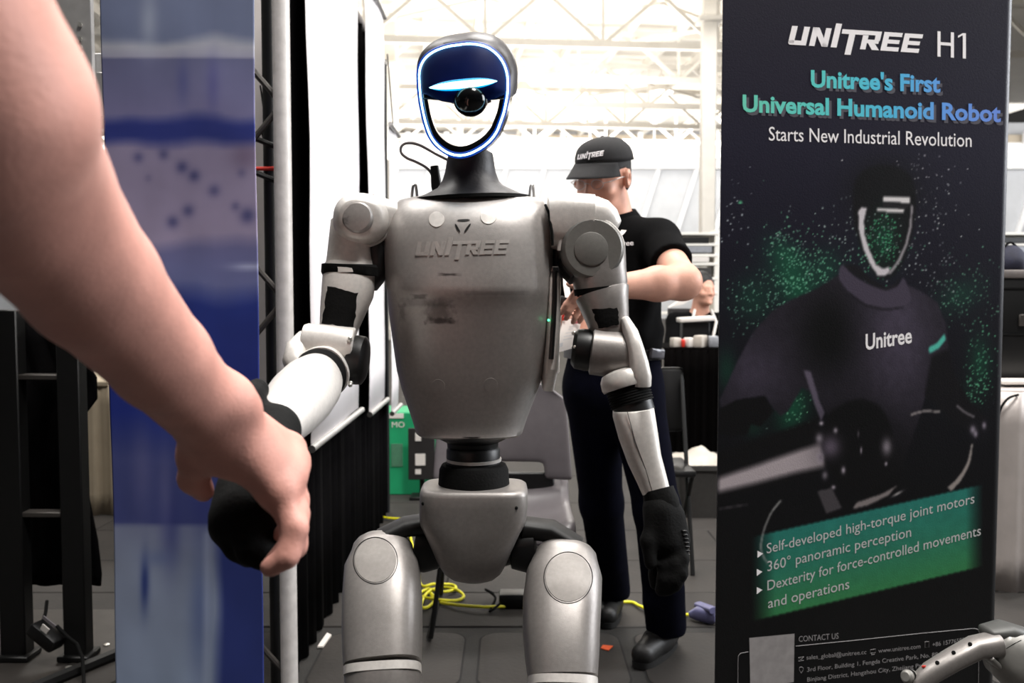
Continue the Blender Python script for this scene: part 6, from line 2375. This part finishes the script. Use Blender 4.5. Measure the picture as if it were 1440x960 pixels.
t = thing('keyboard', 'thin white keyboard edge lying in front of the black case', 'keyboard', (q.x + .15, YS2 + .12, zt))
MB().box((q.x + .12, YS2 + .12, zt + .02), (.36, .12, .016), None, .004, 2).build('body', M['paper'], t)
MB().box((q.x + .12, YS2 + .12, zt + .006), (.34, .1, .012), None, .003, 1).build('riser', M['black_plastic'], t)
c = P(1417, 362, YS2 + .42)
t = thing('dark_bag', 'dark blue rounded bag lying on top of the black case', 'bag', (c.x, c.y, zc + .026))
sdf_mesh('bag_body', [ell((c.x, c.y, zc + .06), (.065, .1, .062), k=.01), ell((c.x + .01, c.y, zc + .09), (.045, .07, .05), k=.03)], .006, mat('navy_nylon', (22, 24, 44), .8, 0, .2, 30, .3), t, cut=lambda X, Y, Z: zc + .027 - Z)
MB().tube(spline([(c.x - .03, c.y - .02, zc + .13), (c.x, c.y - .02, zc + .15), (c.x + .03, c.y - .02, zc + .13)], 5), .005, 8).build('bag_handle', M['drape'], t)

# grey robotic arm at the lower right
YA = 1.85
t = thing('robot_arm', 'worn grey robotic arm bent at the elbow in front of the black banner', 'robot arm', (P(1480, 1000, YA).x, YA, 0))
rp = lambda x, y, dY=0: P(x, y, YA + dY)
mb = MB().limb([(rp(1478, 985), .050, .05), (rp(1446, 938), .062, .06), (rp(1416, 914), .056, .056), (rp(1400, 902), .038, .042)], (.6, 0, .8), 2.5, 32, .02, .016)
ua = mb.build('upper_arm', M['robot_grey'], t)
bu = bvh_of(ua)
mb = MB().limb([(rp(1440, 893, .01), .016, .03), (rp(1412, 886, .0), .018, .034), (rp(1388, 888, -.005), .012, .026)], (0, 0, 1), 2.6, 24, .01, .008)
mb.build('elbow_cover', mat('dark_grey_cover', (84, 84, 82), .5, .2), t, label='dark grey elbow cover')
mb = MB().limb([(rp(1402, 905, -.02), .024, .028), (rp(1372, 910, -.025), .022, .026), (rp(1340, 927, -.03), .0205, .024), (rp(1310, 945, -.035), .020, .022), (rp(1293, 960, -.035), .018, .02), (rp(1284, 980, -.035), .014, .016)], (0, 0, 1), 2.5, 28, .006, .01)
fo = mb.build('forearm', M['silver'], t)
bf = bvh_of(fo)
for px, py in ((1318, 932), (1341, 918), (1364, 906)):
    h = hit(bf, px, py, .001)
    if h:
        MB().lathe([(.0042, 0), (.0042, .0016), (.002, .002)], h, (-.2, -1, .5), 10).build('screw', M['black_rubber'], t)
h = hit(bf, 1300, 937.5, .0008)
if h is None:
    h = rp(1301, 938, -.06)
MB().ell(h, (.0055, .002, .0032), None, 12, 8).build('red_mark', M['red'], t, label='small red mark')
MB().lathe([(.011, -.012), (.0135, -.008), (.0135, .01), (.009, .014)], rp(1279, 951, -.03), (-.8, -.5, .2), 22).build('wrist_joint', M['robot_grey'], t)
MB().lathe([(.0142, -.003), (.0142, .003)], rp(1279, 951, -.03), (-.8, -.5, .2), 22).build('wrist_ring', M['black_rubber'], t)
MB().limb([(rp(1386, 920, -.03), .006, .02), (rp(1396, 930, -.02), .006, .022), (rp(1408, 944, -.01), .005, .02)], (.5, 0, 1), 3, 16, .003, .003).build('elbow_strut', M['robot_grey'], t)
bx = rp(1476, 985)
MB().limb([(bx, .05, .05), (Vector((bx.x + .04, bx.y + .02, .3)), .06, .06), (Vector((bx.x + .05, bx.y + .03, .05)), .075, .075), (Vector((bx.x + .05, bx.y + .03, .002)), .11, .11)], (1, 0, 0), 2.6, 28, .02).build('base_column', M['robot_grey'], t)
for pts in ([(1396, 892), (1390, 900), (1404, 903), (1418, 892)], [(1404, 900), (1410, 915), (1424, 906), (1436, 900)]):
    hp = [hit(bu, x, y, .0005) for x, y in pts]
    hp = [q for q in hp if q is not None]
    if len(hp) > 2:
        MB().tube(hp, .0008, 6).build('shell_seam', M['black_rubber'], t)


# ---- details that belong to a part become its own pieces
def reparent(kid, par):
    kid.parent = par
    kid.location = WL[kid.name] - WL[par.name]


def base(o):
    return o.name.split('.')[0]


def nearest(o, pool):
    return min(pool, key=lambda q: (WL[q.name] - WL[o.name]).length)


def nest(root, parent_name, kid_names):
    pool = [o for o in root.children if base(o) == parent_name]
    for o in list(root.children):
        if base(o) in kid_names:
            reparent(o, nearest(o, pool))


nest(rob, 'skull_shell', ('visor', 'led_ring', 'ring_glow', 'ring_halo', 'light_bar', 'bar_halo', 'camera_dome', 'dome_mount', 'dome_clip', 'ear_screw', 'jaw_frame'))
nest(rob, 'torso', ('raised_lettering', 'emblem', 'round_pad', 'side_panel', 'side_slot', 'indicator_light', 'shoulder_seam', 'lifting_loop', 'cable_cover'))
nest(rob, 'thigh', ('thigh_cap', 'cap_groove'))
nest(rob, 'elbow_motor', ('motor_screw',))
nest(rob, 'lower_sleeve', ('tape_patch', 'arm_gap'))
nest(rob, 'arm_band', ('band_sticker',))
nest(rob, 'shoulder_joint', ('joint_cap', 'joint_rim'))
nest(rob, 'forearm', ('forearm_seam', 'wrist_bolt'))
nest(rob, 'neck_collar', ('collar_hole', 'collar_edge'))
nest(rob, 'robot_hand', ('finger_ridges',))
nest(man, 'cap_crown', ('cap_brim', 'cap_button', 'cap_lettering'))
nest(man, 'glasses_rim', ('glasses_lens', 'glasses_temple', 'glasses_bridge'))
nest(man, 'polo_shirt', ('shirt_lettering', 'shirt_collar'))
nest(man, 'shoe', ('shoe_sole', 'shoe_lace'))
nest(man, 'badge', ('badge_print', 'badge_clip', 'badge_ribbon'))
nest(t_ban, 'printed_sheet', ('lettering_shadow', 'arrow_mark', 'frame_line', 'icon', 'lettering', 'title_lettering', 'blank_square'))
